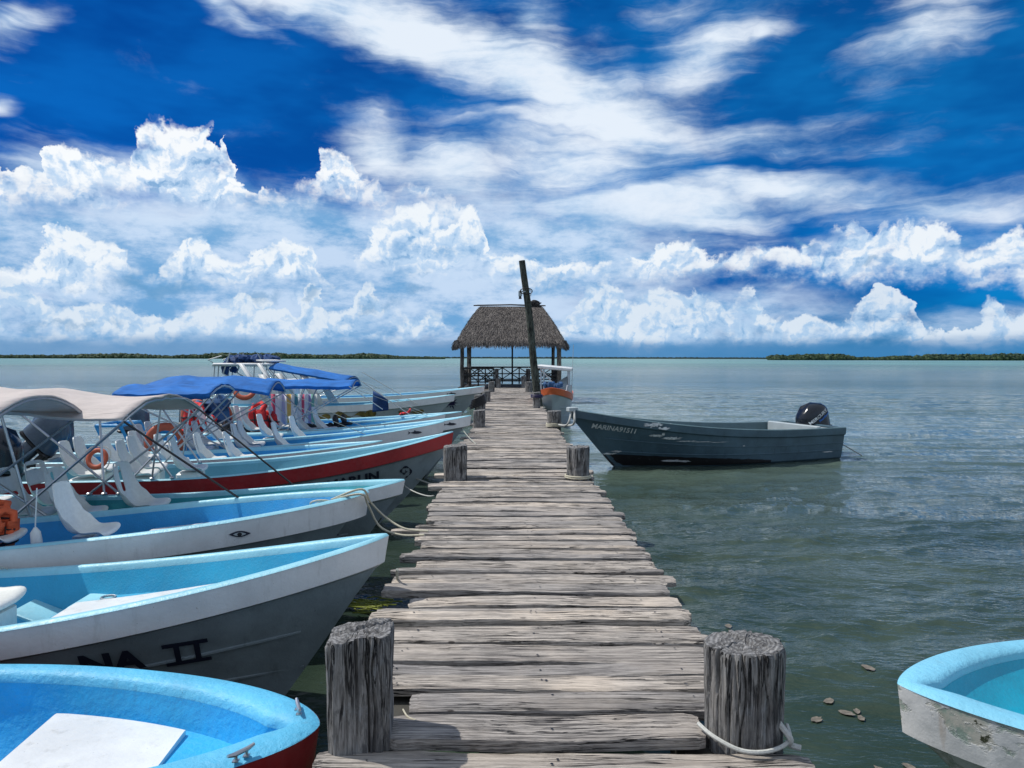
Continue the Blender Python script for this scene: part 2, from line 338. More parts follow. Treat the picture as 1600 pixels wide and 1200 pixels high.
# ------------------------------------------------------------------ mesh helper
class MB:
    def __init__(s): s.v = []; s.f = []; s.r = []; s.mi = []
    def add(s, vs, fs, rnd=0., mi=0):
        o = len(s.v); s.v += [tuple(p) for p in vs]
        for f in fs: s.f.append(tuple(i+o for i in f)); s.r.append(rnd); s.mi.append(mi)
    def grid(s, rows, closed=False, rnd=0., mi=0, flip=False):
        nu, nv = len(rows), len(rows[0]); vs = [p for r in rows for p in r]; fs = []
        for i in range(nu-1):
            for j in range(nv if closed else nv-1):
                a, b, c, d_ = i*nv+j, i*nv+(j+1) % nv, (i+1)*nv+(j+1) % nv, (i+1)*nv+j
                fs.append((a, d_, c, b) if flip else (a, b, c, d_))
        s.add(vs, fs, rnd, mi)
    def box(s, c, d_, rot=None, bev=0, rnd=0., mi=0):
        x, y, z = [q/2 for q in d_]; vs = []
        if bev:
            b = min(bev, x*.9, y*.9, z*.9)
            lv = [(-z, b), (-z+b, 0), (z-b, 0), (z, b)]
            rows = []
            for zz, i in lv:
                X, Y = x-i, y-i; k = b*.7
                rows.append([(X-k, -Y, zz), (X, -Y+k, zz), (X, Y-k, zz), (X-k, Y, zz), (-X+k, Y, zz), (-X, Y-k, zz), (-X, -Y+k, zz), (-X+k, -Y, zz)])
            vs = [Vector(p) for r in rows for p in r]; fs = [tuple(range(7, -1, -1)), tuple(range(24, 32))]
            for i in range(3):
                for j in range(8): fs.append((i*8+j, i*8+(j+1) % 8, (i+1)*8+(j+1) % 8, (i+1)*8+j))
        else:
            vs = [Vector((i*x, j*y, k*z)) for i in (-1, 1) for j in (-1, 1) for k in (-1, 1)]
            fs = [(0, 1, 3, 2), (4, 6, 7, 5), (0, 4, 5, 1), (2, 3, 7, 6), (0, 2, 6, 4), (1, 5, 7, 3)]
        if rot is not None: vs = [rot @ p for p in vs]
        s.add([p + Vector(c) for p in vs], fs, rnd, mi)
    def tube(s, pts, r, n=8, caps=True, rnd=0., mi=0):
        pts = [Vector(p) for p in pts]; rows = []; up = None
        for i, p in enumerate(pts):
            t = (pts[min(i+1, len(pts)-1)] - pts[max(i-1, 0)]).normalized()
            if up is None:
                up = t.orthogonal().normalized()
            else:
                up = (up - t*up.dot(t))
                up = up.normalized() if up.length > 1e-5 else t.orthogonal().normalized()
            b = t.cross(up); rr = r[i] if isinstance(r, (list, tuple)) else r
            rows.append([p + (up*math.cos(2*PI*j/n) + b*math.sin(2*PI*j/n))*rr for j in range(n)])
        o = len(s.v); s.grid(rows, True, rnd, mi)
        if caps:
            s.f.append(tuple(o+j for j in range(n-1, -1, -1))); s.f.append(tuple(o+(len(rows)-1)*n+j for j in range(n))); s.r += [rnd]*2; s.mi += [mi]*2
    def blob(s, c, rad, n=8, jit=0., seed=0, pw=1., rot=None, mi=0, rnd=0.):
        rows = []
        for i in range(n+1):
            th = PI*i/n; row = []
            for j in range(2*n):
                ph = 2*PI*j/(2*n); q = Vector((math.sin(th)*math.cos(ph), math.sin(th)*math.sin(ph), math.cos(th)))
                if pw != 1: q = Vector([math.copysign(abs(a)**pw, a) for a in q])
                k = 1 + (jit*noise.noise(q*1.7+Vector((seed*3.1, seed, 0))) if jit else 0)
                q = Vector((q.x*rad[0], q.y*rad[1], q.z*rad[2]))*k
                if rot is not None: q = rot @ q
                row.append(q + Vector(c))
            rows.append(row)
        s.grid(rows, True, rnd, mi, flip=True)
    def build(s, name, m, parent=None, smooth=True, ang=40, solid=0, loc=None):
        me = bpy.data.meshes.new(name); me.from_pydata(s.v, [], s.f); 
        ms = m if isinstance(m, (list, tuple)) else [m]
        for q in ms: me.materials.append(M[q] if isinstance(q, str) else q)
        if len(ms) > 1:
            for i, p in enumerate(me.polygons): p.material_index = s.mi[i]
        a = me.attributes.new('rnd', 'FLOAT', 'FACE'); a.data.foreach_set('value', s.r)
        bm = bmesh.new(); bm.from_mesh(me); bmesh.ops.remove_doubles(bm, verts=bm.verts, dist=1e-5) if len(s.v) < 60000 else None
        bm.to_mesh(me); bm.free()
        if smooth:
            me.polygons.foreach_set('use_smooth', [True]*len(me.polygons)); me.set_sharp_from_angle(angle=R(ang))
        me.update()
        o = bpy.data.objects.new(name, me); C.objects.link(o)
        if parent is not None: o.parent = parent
        if loc: o.location = loc
        if solid:
            md = o.modifiers.new('thickness', 'SOLIDIFY'); md.thickness = solid; md.offset = 0
        return o
def tag(o, label=None, cat=None, group=None, kind=None):
    if label: o['label'] = label
    if cat: o['category'] = cat
    if group: o['group'] = group
    if kind: o['kind'] = kind
    return o
def empty(name, loc, rz=0., label=None, cat=None, group=None):
    o = bpy.data.objects.new(name, None); C.objects.link(o); o.location = loc; o.rotation_euler = (0, 0, rz)
    o.empty_display_size = .2
    return tag(o, label, cat, group)
def at(px, py, z):
    """ground point where the ray through photograph pixel (px,py) meets height z"""
    u = (600-py)/1200; v = Vector(((px-800)/1200, math.cos(TH)+u*math.sin(TH), -math.sin(TH)+u*math.cos(TH)))
    k = (z-CAMH)/v.z; return Vector((0, 0, CAMH)) + v*k
def atY(px, py, Y):
    u = (600-py)/1200; v = Vector(((px-800)/1200, math.cos(TH)+u*math.sin(TH), -math.sin(TH)+u*math.cos(TH)))
    return Vector((0, 0, CAMH)) + v*(Y/v.y)

# ------------------------------------------------------------------ water
_wr = np.random.default_rng(4); WV = []
for lam in np.geomspace(.22, 3.2, 46):
    th = _wr.normal(-1.25, .55); WV.append((2*PI/lam*math.cos(th), 2*PI/lam*math.sin(th), _wr.uniform(0, 2*PI), lam, .0056*lam**.85 if lam < 1.1 else .0030*lam**.85))
def wave_height(X, Y):
    X = np.asarray(X, float); Y = np.asarray(Y, float); r = np.hypot(X, Y); Z = np.zeros_like(X)
    wx = X+.25*np.sin(Y*.7+1)+.12*np.sin(X*1.9+Y*1.1); wy = Y+.25*np.sin(X*.6)+.10*np.sin(X*1.3-Y*2.1)
    gust = .72+.28*np.sin(X*.11+1.3)*np.sin(Y*.17+.4)+.16*np.sin(X*.31-Y*.43)
    for kx, ky, ph, lam, a in WV:
        fade = np.clip((90*lam-r)/(50*lam), 0, 1)
        Z += a*fade*(1-2*np.abs(np.sin((kx*wx+ky*wy+ph)*.5)))*(1 if lam < 1.2 else .8)
    calm = np.clip((r-2.0)/5, .6, 1)
    return Z*gust*calm*np.clip((75-r)/25, 0, 1)
def water():
    m, h, p = mat('lagoon_water'); v = objc(h)
    q = h.xyz(v); dist = h.v('LENGTH', v)
    big = h.noise(h.map(v, sc=(.3, 1.3, 1)), .012, 5, .6)
    near = h.noise(v, .35, 5, .6, .4)
    c = h.mix(h.ss(near, .35, .68), (.028, .048, .034), (.054, .078, .054))
    c = h.mix(h.m('MULTIPLY', h.ss(h.m('ADD', q[0], h.m('MULTIPLY', near, 1.5)), .4, -.9), .6), c, (.010, .020, .014))   # shade among the moored boats, painted into the water colour
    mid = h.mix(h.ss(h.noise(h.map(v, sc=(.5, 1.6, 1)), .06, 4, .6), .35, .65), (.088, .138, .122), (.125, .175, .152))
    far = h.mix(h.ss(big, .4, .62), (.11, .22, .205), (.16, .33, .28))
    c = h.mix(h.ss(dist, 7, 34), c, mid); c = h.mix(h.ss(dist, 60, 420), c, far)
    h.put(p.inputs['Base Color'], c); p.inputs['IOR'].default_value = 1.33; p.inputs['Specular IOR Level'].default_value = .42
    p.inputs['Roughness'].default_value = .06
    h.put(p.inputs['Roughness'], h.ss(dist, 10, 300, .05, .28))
    w1 = h.map(v, rot=(0, 0, .38), sc=(1, 2.6, 1))
    n1 = h.noise(w1, 2.6, 3, .55, .7); n2 = h.noise(h.map(v, rot=(0, 0, -.35), sc=(1, 2.1, 1)), 7.5, 3, .5, .5)
    n3 = h.noise(h.map(v, rot=(0, 0, .15), sc=(1, 2.6, 1)), .55, 3, .55, .5)
    n4 = h.noise(h.map(v, sc=(.5, 2, 1)), .12, 3, .5)
    r1 = h.m('SUBTRACT', 1., h.m('ABSOLUTE', h.m('MULTIPLY', h.m('SUBTRACT', n1, .5), 4.)))
    farw = h.ss(dist, 18, 60, .12, 1.)
    gust = h.ss(h.noise(h.map(v, sc=(.35, 1.5, 1)), .05, 3), .3, .7, .5, 1.)
    hh = h.m('ADD', h.m('MULTIPLY', h.m('MULTIPLY', r1, .05), farw), h.m('ADD', h.m('MULTIPLY', n2, .022), h.m('ADD', h.m('MULTIPLY', h.m('MULTIPLY', n3, .42), farw), h.m('MULTIPLY', n4, .9))))
    calm = h.ss(h.m('ADD', q[1], h.m('MULTIPLY', near, 2.)), 3, 9, .55, 1.)
    hh = h.m('MULTIPLY', hh, h.m('MULTIPLY', gust, calm))
    h.put(p.inputs['Normal'], h.bump(hh, 1.0, 1.0))
    # one sheet to the horizon, finely divided and rippled near the jetty
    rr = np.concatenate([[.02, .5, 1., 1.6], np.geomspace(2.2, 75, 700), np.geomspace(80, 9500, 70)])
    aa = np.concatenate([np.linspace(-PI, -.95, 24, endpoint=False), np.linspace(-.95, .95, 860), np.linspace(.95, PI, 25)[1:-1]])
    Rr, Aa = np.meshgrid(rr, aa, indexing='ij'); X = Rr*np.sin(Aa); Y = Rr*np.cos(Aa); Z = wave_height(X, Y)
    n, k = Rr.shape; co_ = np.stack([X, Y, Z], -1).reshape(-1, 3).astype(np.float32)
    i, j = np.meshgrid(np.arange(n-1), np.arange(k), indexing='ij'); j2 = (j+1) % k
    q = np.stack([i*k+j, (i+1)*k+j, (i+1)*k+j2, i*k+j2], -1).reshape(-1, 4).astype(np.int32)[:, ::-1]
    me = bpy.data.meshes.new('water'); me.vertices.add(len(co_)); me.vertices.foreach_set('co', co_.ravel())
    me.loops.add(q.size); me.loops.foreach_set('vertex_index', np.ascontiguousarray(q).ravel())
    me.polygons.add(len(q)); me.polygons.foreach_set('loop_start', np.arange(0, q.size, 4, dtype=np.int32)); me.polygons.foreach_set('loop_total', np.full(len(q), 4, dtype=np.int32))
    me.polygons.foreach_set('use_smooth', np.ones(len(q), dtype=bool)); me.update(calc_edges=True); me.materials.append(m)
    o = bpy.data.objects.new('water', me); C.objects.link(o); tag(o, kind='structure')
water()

# ------------------------------------------------------------------ far shores
def foliage(name, a, b):
    m, h, p = mat(name); v = objc(h)
    n = h.noise(v, .22, 5, .7)
    h.put(p.inputs['Base Color'], h.mix(h.ss(n, .35, .65), a, b)); p.inputs['Roughness'].default_value = .8
    return m
M['mangrove'] = foliage('mangrove_leaves', (.008, .030, .016), (.05, .085, .028))
M['mangrove_far'] = foliage('far_mangrove_leaves', (.012, .035, .030), (.03, .06, .045))
def shore(name, prof, D, m, label, dens=1., leaf=1.0, depth=40):
    """prof: list of (px, height m) at distance D"""
    mb = MB(); rng = random.Random(len(name)*7+int(D))
    xs = [(p[0]-800)/1200*D for p in prof]; hs = [p[1] for p in prof]
    x = xs[0]
    def H(x):
        for i in range(len(xs)-1):
            if xs[i] <= x <= xs[i+1]:
                return hs[i] + (hs[i+1]-hs[i])*(x-xs[i])/(xs[i+1]-xs[i])
        return hs[-1]
    while x < xs[-1]:
        hgt = H(x)
        for k in range(3):
            yy = D + k*depth/3 + rng.uniform(0, depth/4); hh = hgt*rng.uniform(.62, 1.05)*(1 if k else .8)
            r = max(.9, hh*rng.uniform(.35, .6))*leaf
            c = Vector((x+rng.uniform(-2, 2), yy, hh-r*.8))
            mb.blob(c, (r*1.35, r, r*.8), 4, .7, rng.random()*50)
            mb.blob((c.x, yy-r*.3, max(.2, hh*.35)), (r*1.3, r, hh*.42), 4, .6, rng.random()*50)
            for q in range(5):      # loose leaf sprays on the crown
                a = rng.uniform(0, PI); pc = c + Vector((math.cos(a)*r*1.3, -r*.6, math.sin(a)*r*.85))
                s_ = r*rng.uniform(.16, .32)
                vs = [pc+Vector((rng.uniform(-s_, s_), rng.uniform(-s_, s_), rng.uniform(-s_, s_))) for _ in range(4)]
                mb.add(vs, [(0, 1, 2), (0, 2, 3)])
        x += rng.uniform(1.0, 2.2)*max(1.2, hgt*.16)/dens
    return tag(mb.build(name, m, smooth=False), label, kind='stuff')
sh = shore('mangrove_forest', [(-260,6),(0,5.5),(90,6),(160,8.5),(220,7),(255,5),(290,7),(330,9),(400,10),(440,9),(500,7),(530,7.5),(560,9),(590,8),(620,5),(690,4)], 1200, 'mangrove', 'long low strip of dark mangroves on the horizon behind the moored boats')
sh = shore('mangrove_forest', [(600,5),(690,5),(900,5.5),(1215,5),(1500,6)], 2300, 'mangrove_far', 'thin faint line of far mangroves at the middle of the horizon', .6)
sh = shore('mangrove_forest', [(1213,3),(1222,7.5),(1245,6.5),(1262,8.5),(1295,9),(1330,8),(1345,5),(1375,4.2),(1400,5.5),(1440,7),(1480,8.5),(1520,8.5),(1560,9),(1600,9.5),(1700,10),(1900,12)], 1000, 'mangrove', 'green mangrove island on the horizon at the right beyond the slate blue boat')

# ------------------------------------------------------------------ pier
DZ = .8
def cx(Y): return .16 - .0055*Y
def fbm(p, o=4):
    v = 0; a = 1
    for i in range(o): v += a*noise.noise(p); p = p*2.03; a *= .5
    return v
pier = empty('wooden_pier', (0, 0, 0), 0, 'long jetty of weathered grey planks running from the foreground to the thatched shelter', 'pier')
def make_planks():
    mb = MB(); rng = random.Random(11)
    # (front edge Y, width, left, right, z offset) for the nearest boards, then random
    Y = 2.35; near = []
    spec = [(2.36,.23,-.9,1.25,-.02),(2.61,.26,-.82,1.22,-.03),(2.89,.25,-.80,1.22,-.035),(3.165,.25,-.53,.83,.0),(3.445,.19,-.47,1.20,.0),(3.66,.15,-.72,1.05,.006),(3.83,.135,-.86,1.10,.0)]
    Y = 4.0
    for a, wd, l, r, dz in spec: near.append((a, wd, l, r, dz, 1))
    jut = {}
    i = 7
    while Y < 41.3:
        wd = rng.choice([.10, .12, .14, .15, .16, .18, .20, .23]) + rng.uniform(-.012, .012)
        l = cx(Y) - .98 + rng.gauss(0, .032); r = cx(Y) + .98 + rng.gauss(0, .025)
        if rng.random() < .09: l -= rng.uniform(.08, .22)
        if rng.random() < .04: r += rng.uniform(.04, .09)
        if rng.random() < .06: l += .12
        if 7.02 < Y < 7.2: l = -1.12
        near.append((Y, wd, l, r, rng.gauss(0, .007), 0)); Y += wd + max(.008, rng.gauss(.030, .014)); i += 1
    for k, (y0, wd, l, r, dz, fl) in enumerate(near):
        rn = rng.random(); th = rng.uniform(.045, .06); skew = rng.gauss(0, .010); tilt = rng.gauss(0, .012); sd = rng.random()*100
        nu = 130 if y0 < 7 else (60 if y0 < 14 else 20); nv = 9 if y0 < 7 else (5 if y0 < 14 else 3)
        bow = rng.gauss(0, .006)
        split = rng.uniform(.25, .75) if rng.random() < .35 and y0 < 14 else None
        rows = []
        for iu in range(nu+1):
            u = iu/nu; x = l+(r-l)*u; row = []
            e0 = .004*fbm(Vector((x*1.6, sd, 0)), 3) + .004*noise.noise(Vector((x*14, sd, 3)))
            e1 = .004*fbm(Vector((x*1.6, sd+40, 0)), 3) + .004*noise.noise(Vector((x*14, sd, 9)))
            endf = min(1, min(u, 1-u)*(r-l)/.05)
            ca, cb = y0 + e0 + skew*(u-.5)*2 + .012*(1-endf), y0 + wd + e1 + skew*(u-.5)*2 - .012*(1-endf)
            zc = DZ + dz + bow*math.sin(u*6+sd) + .003*noise.noise(Vector((x*3, sd, 7)))
            prof = []
            for iv in range(nv+1):
                t = iv/nv; yy = ca+(cb-ca)*t
                hz = .0045*noise.noise(Vector((x*2.2, yy*60, sd))) + .003*noise.noise(Vector((x*7, yy*160, sd+5)))
                if split is not None and abs(t-split) < .5/nv+.01: hz -= .012*max(0, noise.noise(Vector((x*.9, sd, 20)))+.2)*2
                edge = .006 if iv in (0, nv) else 0
                hz += tilt*(t-.5)*.5
                prof.append((x, yy, zc + hz - edge - .006*(1-endf)))
            prof.append((x, cb+.002, zc-.018)); prof.append((x, cb-.003, zc-th)); prof.append((x, ca+.003, zc-th)); prof.append((x, ca-.002, zc-.018))
            ex = 0
            if iu in (0, nu):
                sg = -1 if iu == 0 else 1
                prof = [(p[0] + sg*.011*noise.noise(Vector((p[1]*45, sd, p[2]*8)))+sg*.01*noise.noise(Vector((p[1]*9, sd, 0))), p[1], p[2]) for p in prof]
            rows.append(prof)
        o = len(mb.v); n_ = len(rows[0]); mb.grid(rows, True, rn, flip=True)
        mb.f.append(tuple(o+j for j in range(n_))); mb.f.append(tuple(o+nu*n_+j for j in range(n_-1, -1, -1))); mb.r += [rn]*2; mb.mi += [0]*2
        if y0 < 16:
            for xx in (cx(y0)-.72, cx(y0)+.02, cx(y0)+.74):
                if not (l+.05 < xx < r-.05): continue
                for q in range(rng.choice([1, 1, 2])):
                    a, b = xx+rng.gauss(0, .02), y0+wd*rng.uniform(.25, .75); rr = rng.uniform(.005, .008)
                    mb.add([(a+rr*math.cos(t*PI/3), b+rr*math.sin(t*PI/3), DZ+dz+bow*math.sin((a-l)/(r-l)*6+sd)+.0055) for t in range(6)], [tuple(range(6))], 0, 1)
    mb.build('deck', ['plank', 'black'], pier, ang=50)
make_planks()
for dx in (-.66, .0, .66):
    mb = MB(); n = 12
    mb.grid([[(cx(2+39.5*i/n)+dx+a, 2+39.5*i/n, DZ-.075+b) for a, b in ((-.06, 0), (.06, 0), (.06, -.16), (-.06, -.16))] for i in range(n+1)], True)
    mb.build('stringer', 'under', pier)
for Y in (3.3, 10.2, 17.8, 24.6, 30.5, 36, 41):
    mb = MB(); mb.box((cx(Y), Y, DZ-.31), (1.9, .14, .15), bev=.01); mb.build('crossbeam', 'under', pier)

# mooring posts -----------------------------------------------------
def post(x, Y, r, top, label, kind='round', detail=64, lean=(0, 0), seed=1, name='mooring_post', group='mooring posts along the jetty'):
    o = empty(name, (x, Y, DZ), 0, label, 'post', group)
    mb = MB(); rows = []; zb = -1.1; nz = max(6, min(80, int(detail*.7))); n = detail
    tz = top; rs = random.Random(int(seed*100)); splits = [(rs.uniform(0, 2*PI), rs.uniform(.03, .07), r*rs.uniform(.10, .28), rs.uniform(-.4, top*.5)) for _ in range(11)]
    for i in range(nz+1):
        z = zb + (tz-zb)*(i/nz)**.75; row = []
        for j in range(n):
            a = 2*PI*j/n; c, s_ = math.cos(a), math.sin(a)
            rr = r*(1+.03*math.sin(2*a+seed)+.05*noise.noise(Vector((c*1.1, s_*1.1, z*.8+seed*7))))
            if kind == 'square':      # axe-flattened faces
                q = max(abs(math.cos(a-.1)), abs(math.sin(a-.1))); rr *= .80/max(q, .80)*1.06
                rr *= 1+.035*noise.noise(Vector((c*2.5, s_*2.5, z*4.5+seed)))
            rr *= 1+.05*(z/top if z > 0 else 0)
            for (ac, wc, dc, z0c) in splits:
                da = abs((a-ac-.10*math.sin(z*5+ac*3)-.05*math.sin(z*17+ac)+PI) % (2*PI)-PI)
                rr -= dc*max(0, 1-da/wc)*min(1, max(0, (z-z0c)*8))
            rr += r*.014*noise.noise(Vector((c*22, s_*22, z*6+seed)))
            g = abs(noise.noise(Vector((c*2.6+seed*5, s_*2.6, z*.55))))
            rr -= r*.17*max(0, 1-g/.05)*min(1, max(0, noise.noise(Vector((c*1.3, s_*1.3, z*.9+seed+9)))+.55))
            rr += r*.022*noise.noise(Vector((c*9, s_*9, z*1.8+seed)))
            if i == nz: rr *= .955
            if i == nz-1: rr *= .99
            tw = .012*noise.noise(Vector((c*3, s_*3, seed)))
            tilt = .10*c*r*(1 if kind == 'square' else .3)
            row.append((rr*c+lean[0]*(z), rr*s_+lean[1]*z, z + (tw+tilt if i >= nz-1 else 0)))
        rows.append(row)
    mb.grid(rows, True, .5)
    top_rows = [rows[-1]]; cxy = Vector((lean[0]*tz, lean[1]*tz, tz))
    for k in range(1, 7):
        f = 1-k/6.0; rr_ = []
        for j, p in enumerate(rows[-1]):
            q = Vector(p)*f + cxy*(1-f); a = 2*PI*j/n
            sp = abs(math.sin(a-seed))*f; q.z += .014*(1-f) + .006*math.sin(k*2.6) - (.035*max(0, 1-sp/.10) if (math.cos(a-seed) > 0 or f < .35) else 0) + .006*noise.noise(Vector((q.x*40, q.y*40, seed)))
            rr_.append(tuple(q))
        top_rows.append(rr_)
    mb2 = MB(); mb2.grid(top_rows, True, .9)
    mb.build('shaft', 'post', o, ang=60)
    mb2.build('end_grain', M['post_top'], o, ang=60)
    return o
def endgrain():
    m, h, p = mat('post_end_grain'); v = objc(h); q = h.xyz(v)
    rad = h.v('LENGTH', h.cxyz(q[0], q[1], 0.)); nz = h.noise(v, 9, 5, .6)
    rr = h.m('SINE', h.m('MULTIPLY', h.m('ADD', rad, h.m('MULTIPLY', nz, .07)), 330.))
    c = h.mix(h.ss(h.m('ADD', rr, h.m('MULTIPLY', h.noise(v, 45, 5, .7), 6.)), 1.6, 4.6), (.13, .13, .13), (.33, .33, .33)); c = h.mix(h.m('MULTIPLY', h.ss(h.noise(v, 26, 7, .75), .46, .60), .9), c, (.075, .075, .077))
    h.put(p.inputs['Base Color'], c); p.inputs['Roughness'].default_value = .9
    h.put(p.inputs['Normal'], h.bump(h.m('ADD', h.m('MULTIPLY', rr, .4), h.m('MULTIPLY', h.noise(v, 60, 6, .7), 4.)), .9, .004))
    return m
M['post_top'] = endgrain()
PL = [  # px centre, py base(front), radius, top, label, kind
    (565, 1172, .147, .44, 'thick axe-cut square post at the near left edge of the jetty, in shade', 'square', 230),
    (1163, 1166, .158, .375, 'thick round cracked post at the near right with a white rope at its foot', 'round', 230),
    (711.5, 750, .175, .43, 'squarish grey post left of the planks beside the red banded boat bow', 'square', 64),
    (903.5, 750, .152, .42, 'round furrowed post at the right edge of the jetty near the slate boat stem', 'round', 64),
    (749, 668, .155, .38, 'dark grey post on the left edge of the jetty, third pair from the front', 'square', 40),
    (866, 668, .155, .37, 'post on the right edge where the ropes of the slate blue boat are tied', 'round', 40),
    (750, 640, .17, .44, 'short left post wrapped in a dark coil of rope', 'round', 32),
    (838.5, 638, .13, .50, 'post standing against the foot of the tall leaning pole', 'square', 32),
    (760, 628, .15, .38, 'left post just behind the one wrapped in a coil of rope', 'round', 24),
    (768, 613, .16, .48, 'left post in front of the dark plank platform by the shelter', 'square', 24),
    (826, 613, .16, .48, 'right post behind the tall leaning pole, with a pale top', 'round', 24),
    (779, 606, .12, .50, 'last left post before the thatched shelter', 'round', 20),
    (818.5, 606, .14, .62, 'last right post before the thatched shelter', 'round', 20)]
posts = []
for i, (px, py, r, top, lb, kd, dt) in enumerate(PL):
    g = at(px, py, DZ); Y = g.y + r
    x = (px-800)/1200*(Y*math.cos(TH)+.05)
    posts.append(post(x, Y, r, top, lb, kd, dt, seed=i*1.37+.6))

# tall leaning pole ---------------------------------------------------
pole = empty('leaning_pole', (1.08, 25.6, 0), 0, 'tall bare greenish wooden pole leaning to the left above the jetty with a small lamp', 'pole')
g0 = Vector((0.03, 0, -1)); g1 = Vector((-.74, 0, 5.62)); mb = MB()
mb.tube([g0.lerp(g1, t/12)+Vector((.02*math.sin(t*.9), 0, 0)) for t in range(13)], [.14-.003*t for t in range(13)], 14, rnd=.3)
mb.build('shaft', 'pole', pole)
lp = g0.lerp(g1, (4.55+1)/6.62)
mb = MB(); mb.box(lp+Vector((-.2, -.05, -.02)), (.12, .12, .2), bev=.02); mb.box(lp+Vector((-.12, -.08, .04)), (.2, .05, .04)); mb.build('lamp', 'hullgrey', pole)
mb = MB(); mb.tube([lp+Vector((-.2, -.05, -.12)), lp+Vector((-.2, -.05, -.2))], [.04, .05], 8); mb.build('lamp_glass', 'black', pole)
mb = MB(); mb.tube([lp+Vector((.2*math.cos(a), -.13+.26*0-.03*math.sin(a), .1*math.sin(a)+.05)) for a in [i*PI/8 for i in range(17)]], .018, 6); mb.build('wire_loop', 'black', pole)
mb = MB(); mb.tube([lp+Vector((.1, -.2, .1)), lp+Vector((.17, -.2, .02)), lp+Vector((.14, -.2, -.12))], .015, 6); mb.build('hook', 'metal', pole)

# ------------------------------------------------------------------ thatched shelter
def thatchmat():
    m, h, p = mat('palm_thatch'); v = objc(h)
    g = h.noise(h.map(v, sc=(14, 14, 2.2)), 2.2, 7, .75)
    n = h.noise(v, 2.2, 4, .6)
    c = h.mix(h.ss(g, .36, .64), (.036, .034, .034), (.31, .29, .272)); c = h.mix(h.m('MULTIPLY', h.ss(n, .45, .7), .45), c, (.10, .09, .088))
    c = h.mix(1., c, h.mix(h.n('ShaderNodeAttribute', attribute_name='rnd').outputs['Fac'], (.45, .45, .47), (1.55, 1.5, 1.45)), 'MULTIPLY')
    h.put(p.inputs['Base Color'], c); p.inputs['Roughness'].default_value = .9; p.inputs['Specular IOR Level'].default_value = .15
    h.put(p.inputs['Normal'], h.bump(g, 1., .06))
    return m
M['thatch'] = thatchmat()
HX, HY0, HY1 = -.08, 41.6, 47.2
hut = empty('thatched_shelter', (HX, (HY0+HY1)/2, DZ), 0, 'open sided shelter with a grey palm thatch roof at the end of the jetty', 'shelter')
HD = (HY1-HY0)/2; EZ = 2.42; RZ = 4.55
def roof():
    rng = random.Random(5)
    base = MB(); st = MB()
    ex, ey, rx = 2.98, HD+.45, 1.75
    def pt(side, u, t):   # t 0 ridge .. 1 eave
        tz = RZ + (EZ-RZ)*t + .14*math.sin(PI*t)
        dr = .10*math.cos(u*PI*2)*(t**3)*.5
        if side in (0, 2):
            sg = -1 if side == 0 else 1
            X = (rx+(ex-rx)*t**1.05)*(2*u-1); return Vector((X, sg*(.12+(ey-.12)*t), tz - (.16*abs(2*u-1)**8)*t))
        sg = -1 if side == 3 else 1
        return Vector((sg*(rx+(ex-rx)*t**1.05), (ey*t+.1*(1-t))*(2*u-1), tz - (.16*abs(2*u-1)**8)*t))
    for sd in range(4):
        base.grid([[pt(sd, u/14, t/8) for u in range(15)] for t in range(9)])
    for sd, cnt in ((0, 8200), (1, 2200), (2, 1200), (3, 2200)):
        for k in range(cnt):
            t = rng.random()**.8; u = rng.random()
            if k < cnt*.12: t = .97+rng.random()*.03
            p = pt(sd, u, t); q = pt(sd, u, t+.02); dn = (q-p).normalized()
            nr = dn.cross(Vector((1, 0, 0)) if sd in (0, 2) else Vector((0, 1, 0))).normalized()
            if nr.z < 0: nr = -nr
            L = rng.uniform(.16, .42); wd = rng.uniform(.012, .035); sdv = dn.cross(nr).normalized()
            lift = rng.uniform(.0, .10); ln = sdv*rng.gauss(0, .18)
            a = p+nr*.02; b = p+(dn+ln)*L+nr*lift*.7
            if t > .95: b = p+(dn*.6+ln*.6+Vector((0, 0, -.75)))*L*.75+nr*.02
            st.add([a-sdv*wd*.5, a+sdv*wd*.5, b+sdv*wd*.3, b-sdv*wd*.3], [(0, 1, 2, 3)], rng.random())
    r_ = base.build('roof', 'thatch', hut, ang=60)
    tag(st.build('thatch_fringe', 'thatch', r_, smooth=False))
    for s_ in (-1, 1):     # drooping corner tufts
        tf = MB()
        for k in range(260):
            a = Vector((s_*(ex-.12+rng.uniform(-.1, .12)), -ey+rng.uniform(-.02, .45), EZ+rng.uniform(-.05, .12)))
            b = a+Vector((s_*rng.uniform(.05, .22), rng.uniform(-.12, .05), -rng.uniform(.2, .42))); tf.tube([a, b], [.02, .012], 3, False, rng.random())
        tf.build('corner_tuft', 'thatch', r_, smooth=False)
    mb = MB()
    for k in range(3): mb.tube([(-rx-.2-.1*k, -.16+.12*k, RZ+.06), (0, -.16+.12*k, RZ+.10), (rx+.25-.1*k, -.16+.12*k, RZ+.04)], .035, 6)
    mb.build('ridge_pole', 'hutwood', hut)
    mb = MB()
    for k in range(14):
        a = k*PI/13; mb.blob((1.35+.22*math.cos(a)*(.5+.5*rng.random()), 0, RZ+.1+.14*math.sin(a)), (.2, .2, .13), 5, .6, k)
    mb.build('ridge_bundle', 'darkwood', hut)
roof()
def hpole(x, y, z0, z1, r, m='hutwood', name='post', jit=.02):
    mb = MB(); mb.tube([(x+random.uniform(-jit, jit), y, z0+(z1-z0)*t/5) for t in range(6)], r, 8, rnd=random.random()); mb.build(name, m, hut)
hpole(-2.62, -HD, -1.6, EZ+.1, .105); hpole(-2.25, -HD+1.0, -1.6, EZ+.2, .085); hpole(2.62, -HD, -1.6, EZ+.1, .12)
hpole(.1, HD, -1.6, EZ+.1, .05, 'darkwood', jit=.005); hpole(-2.6, HD, -1.6, EZ+.1, .09); hpole(2.6, HD, -1.6, EZ+.1, .1)
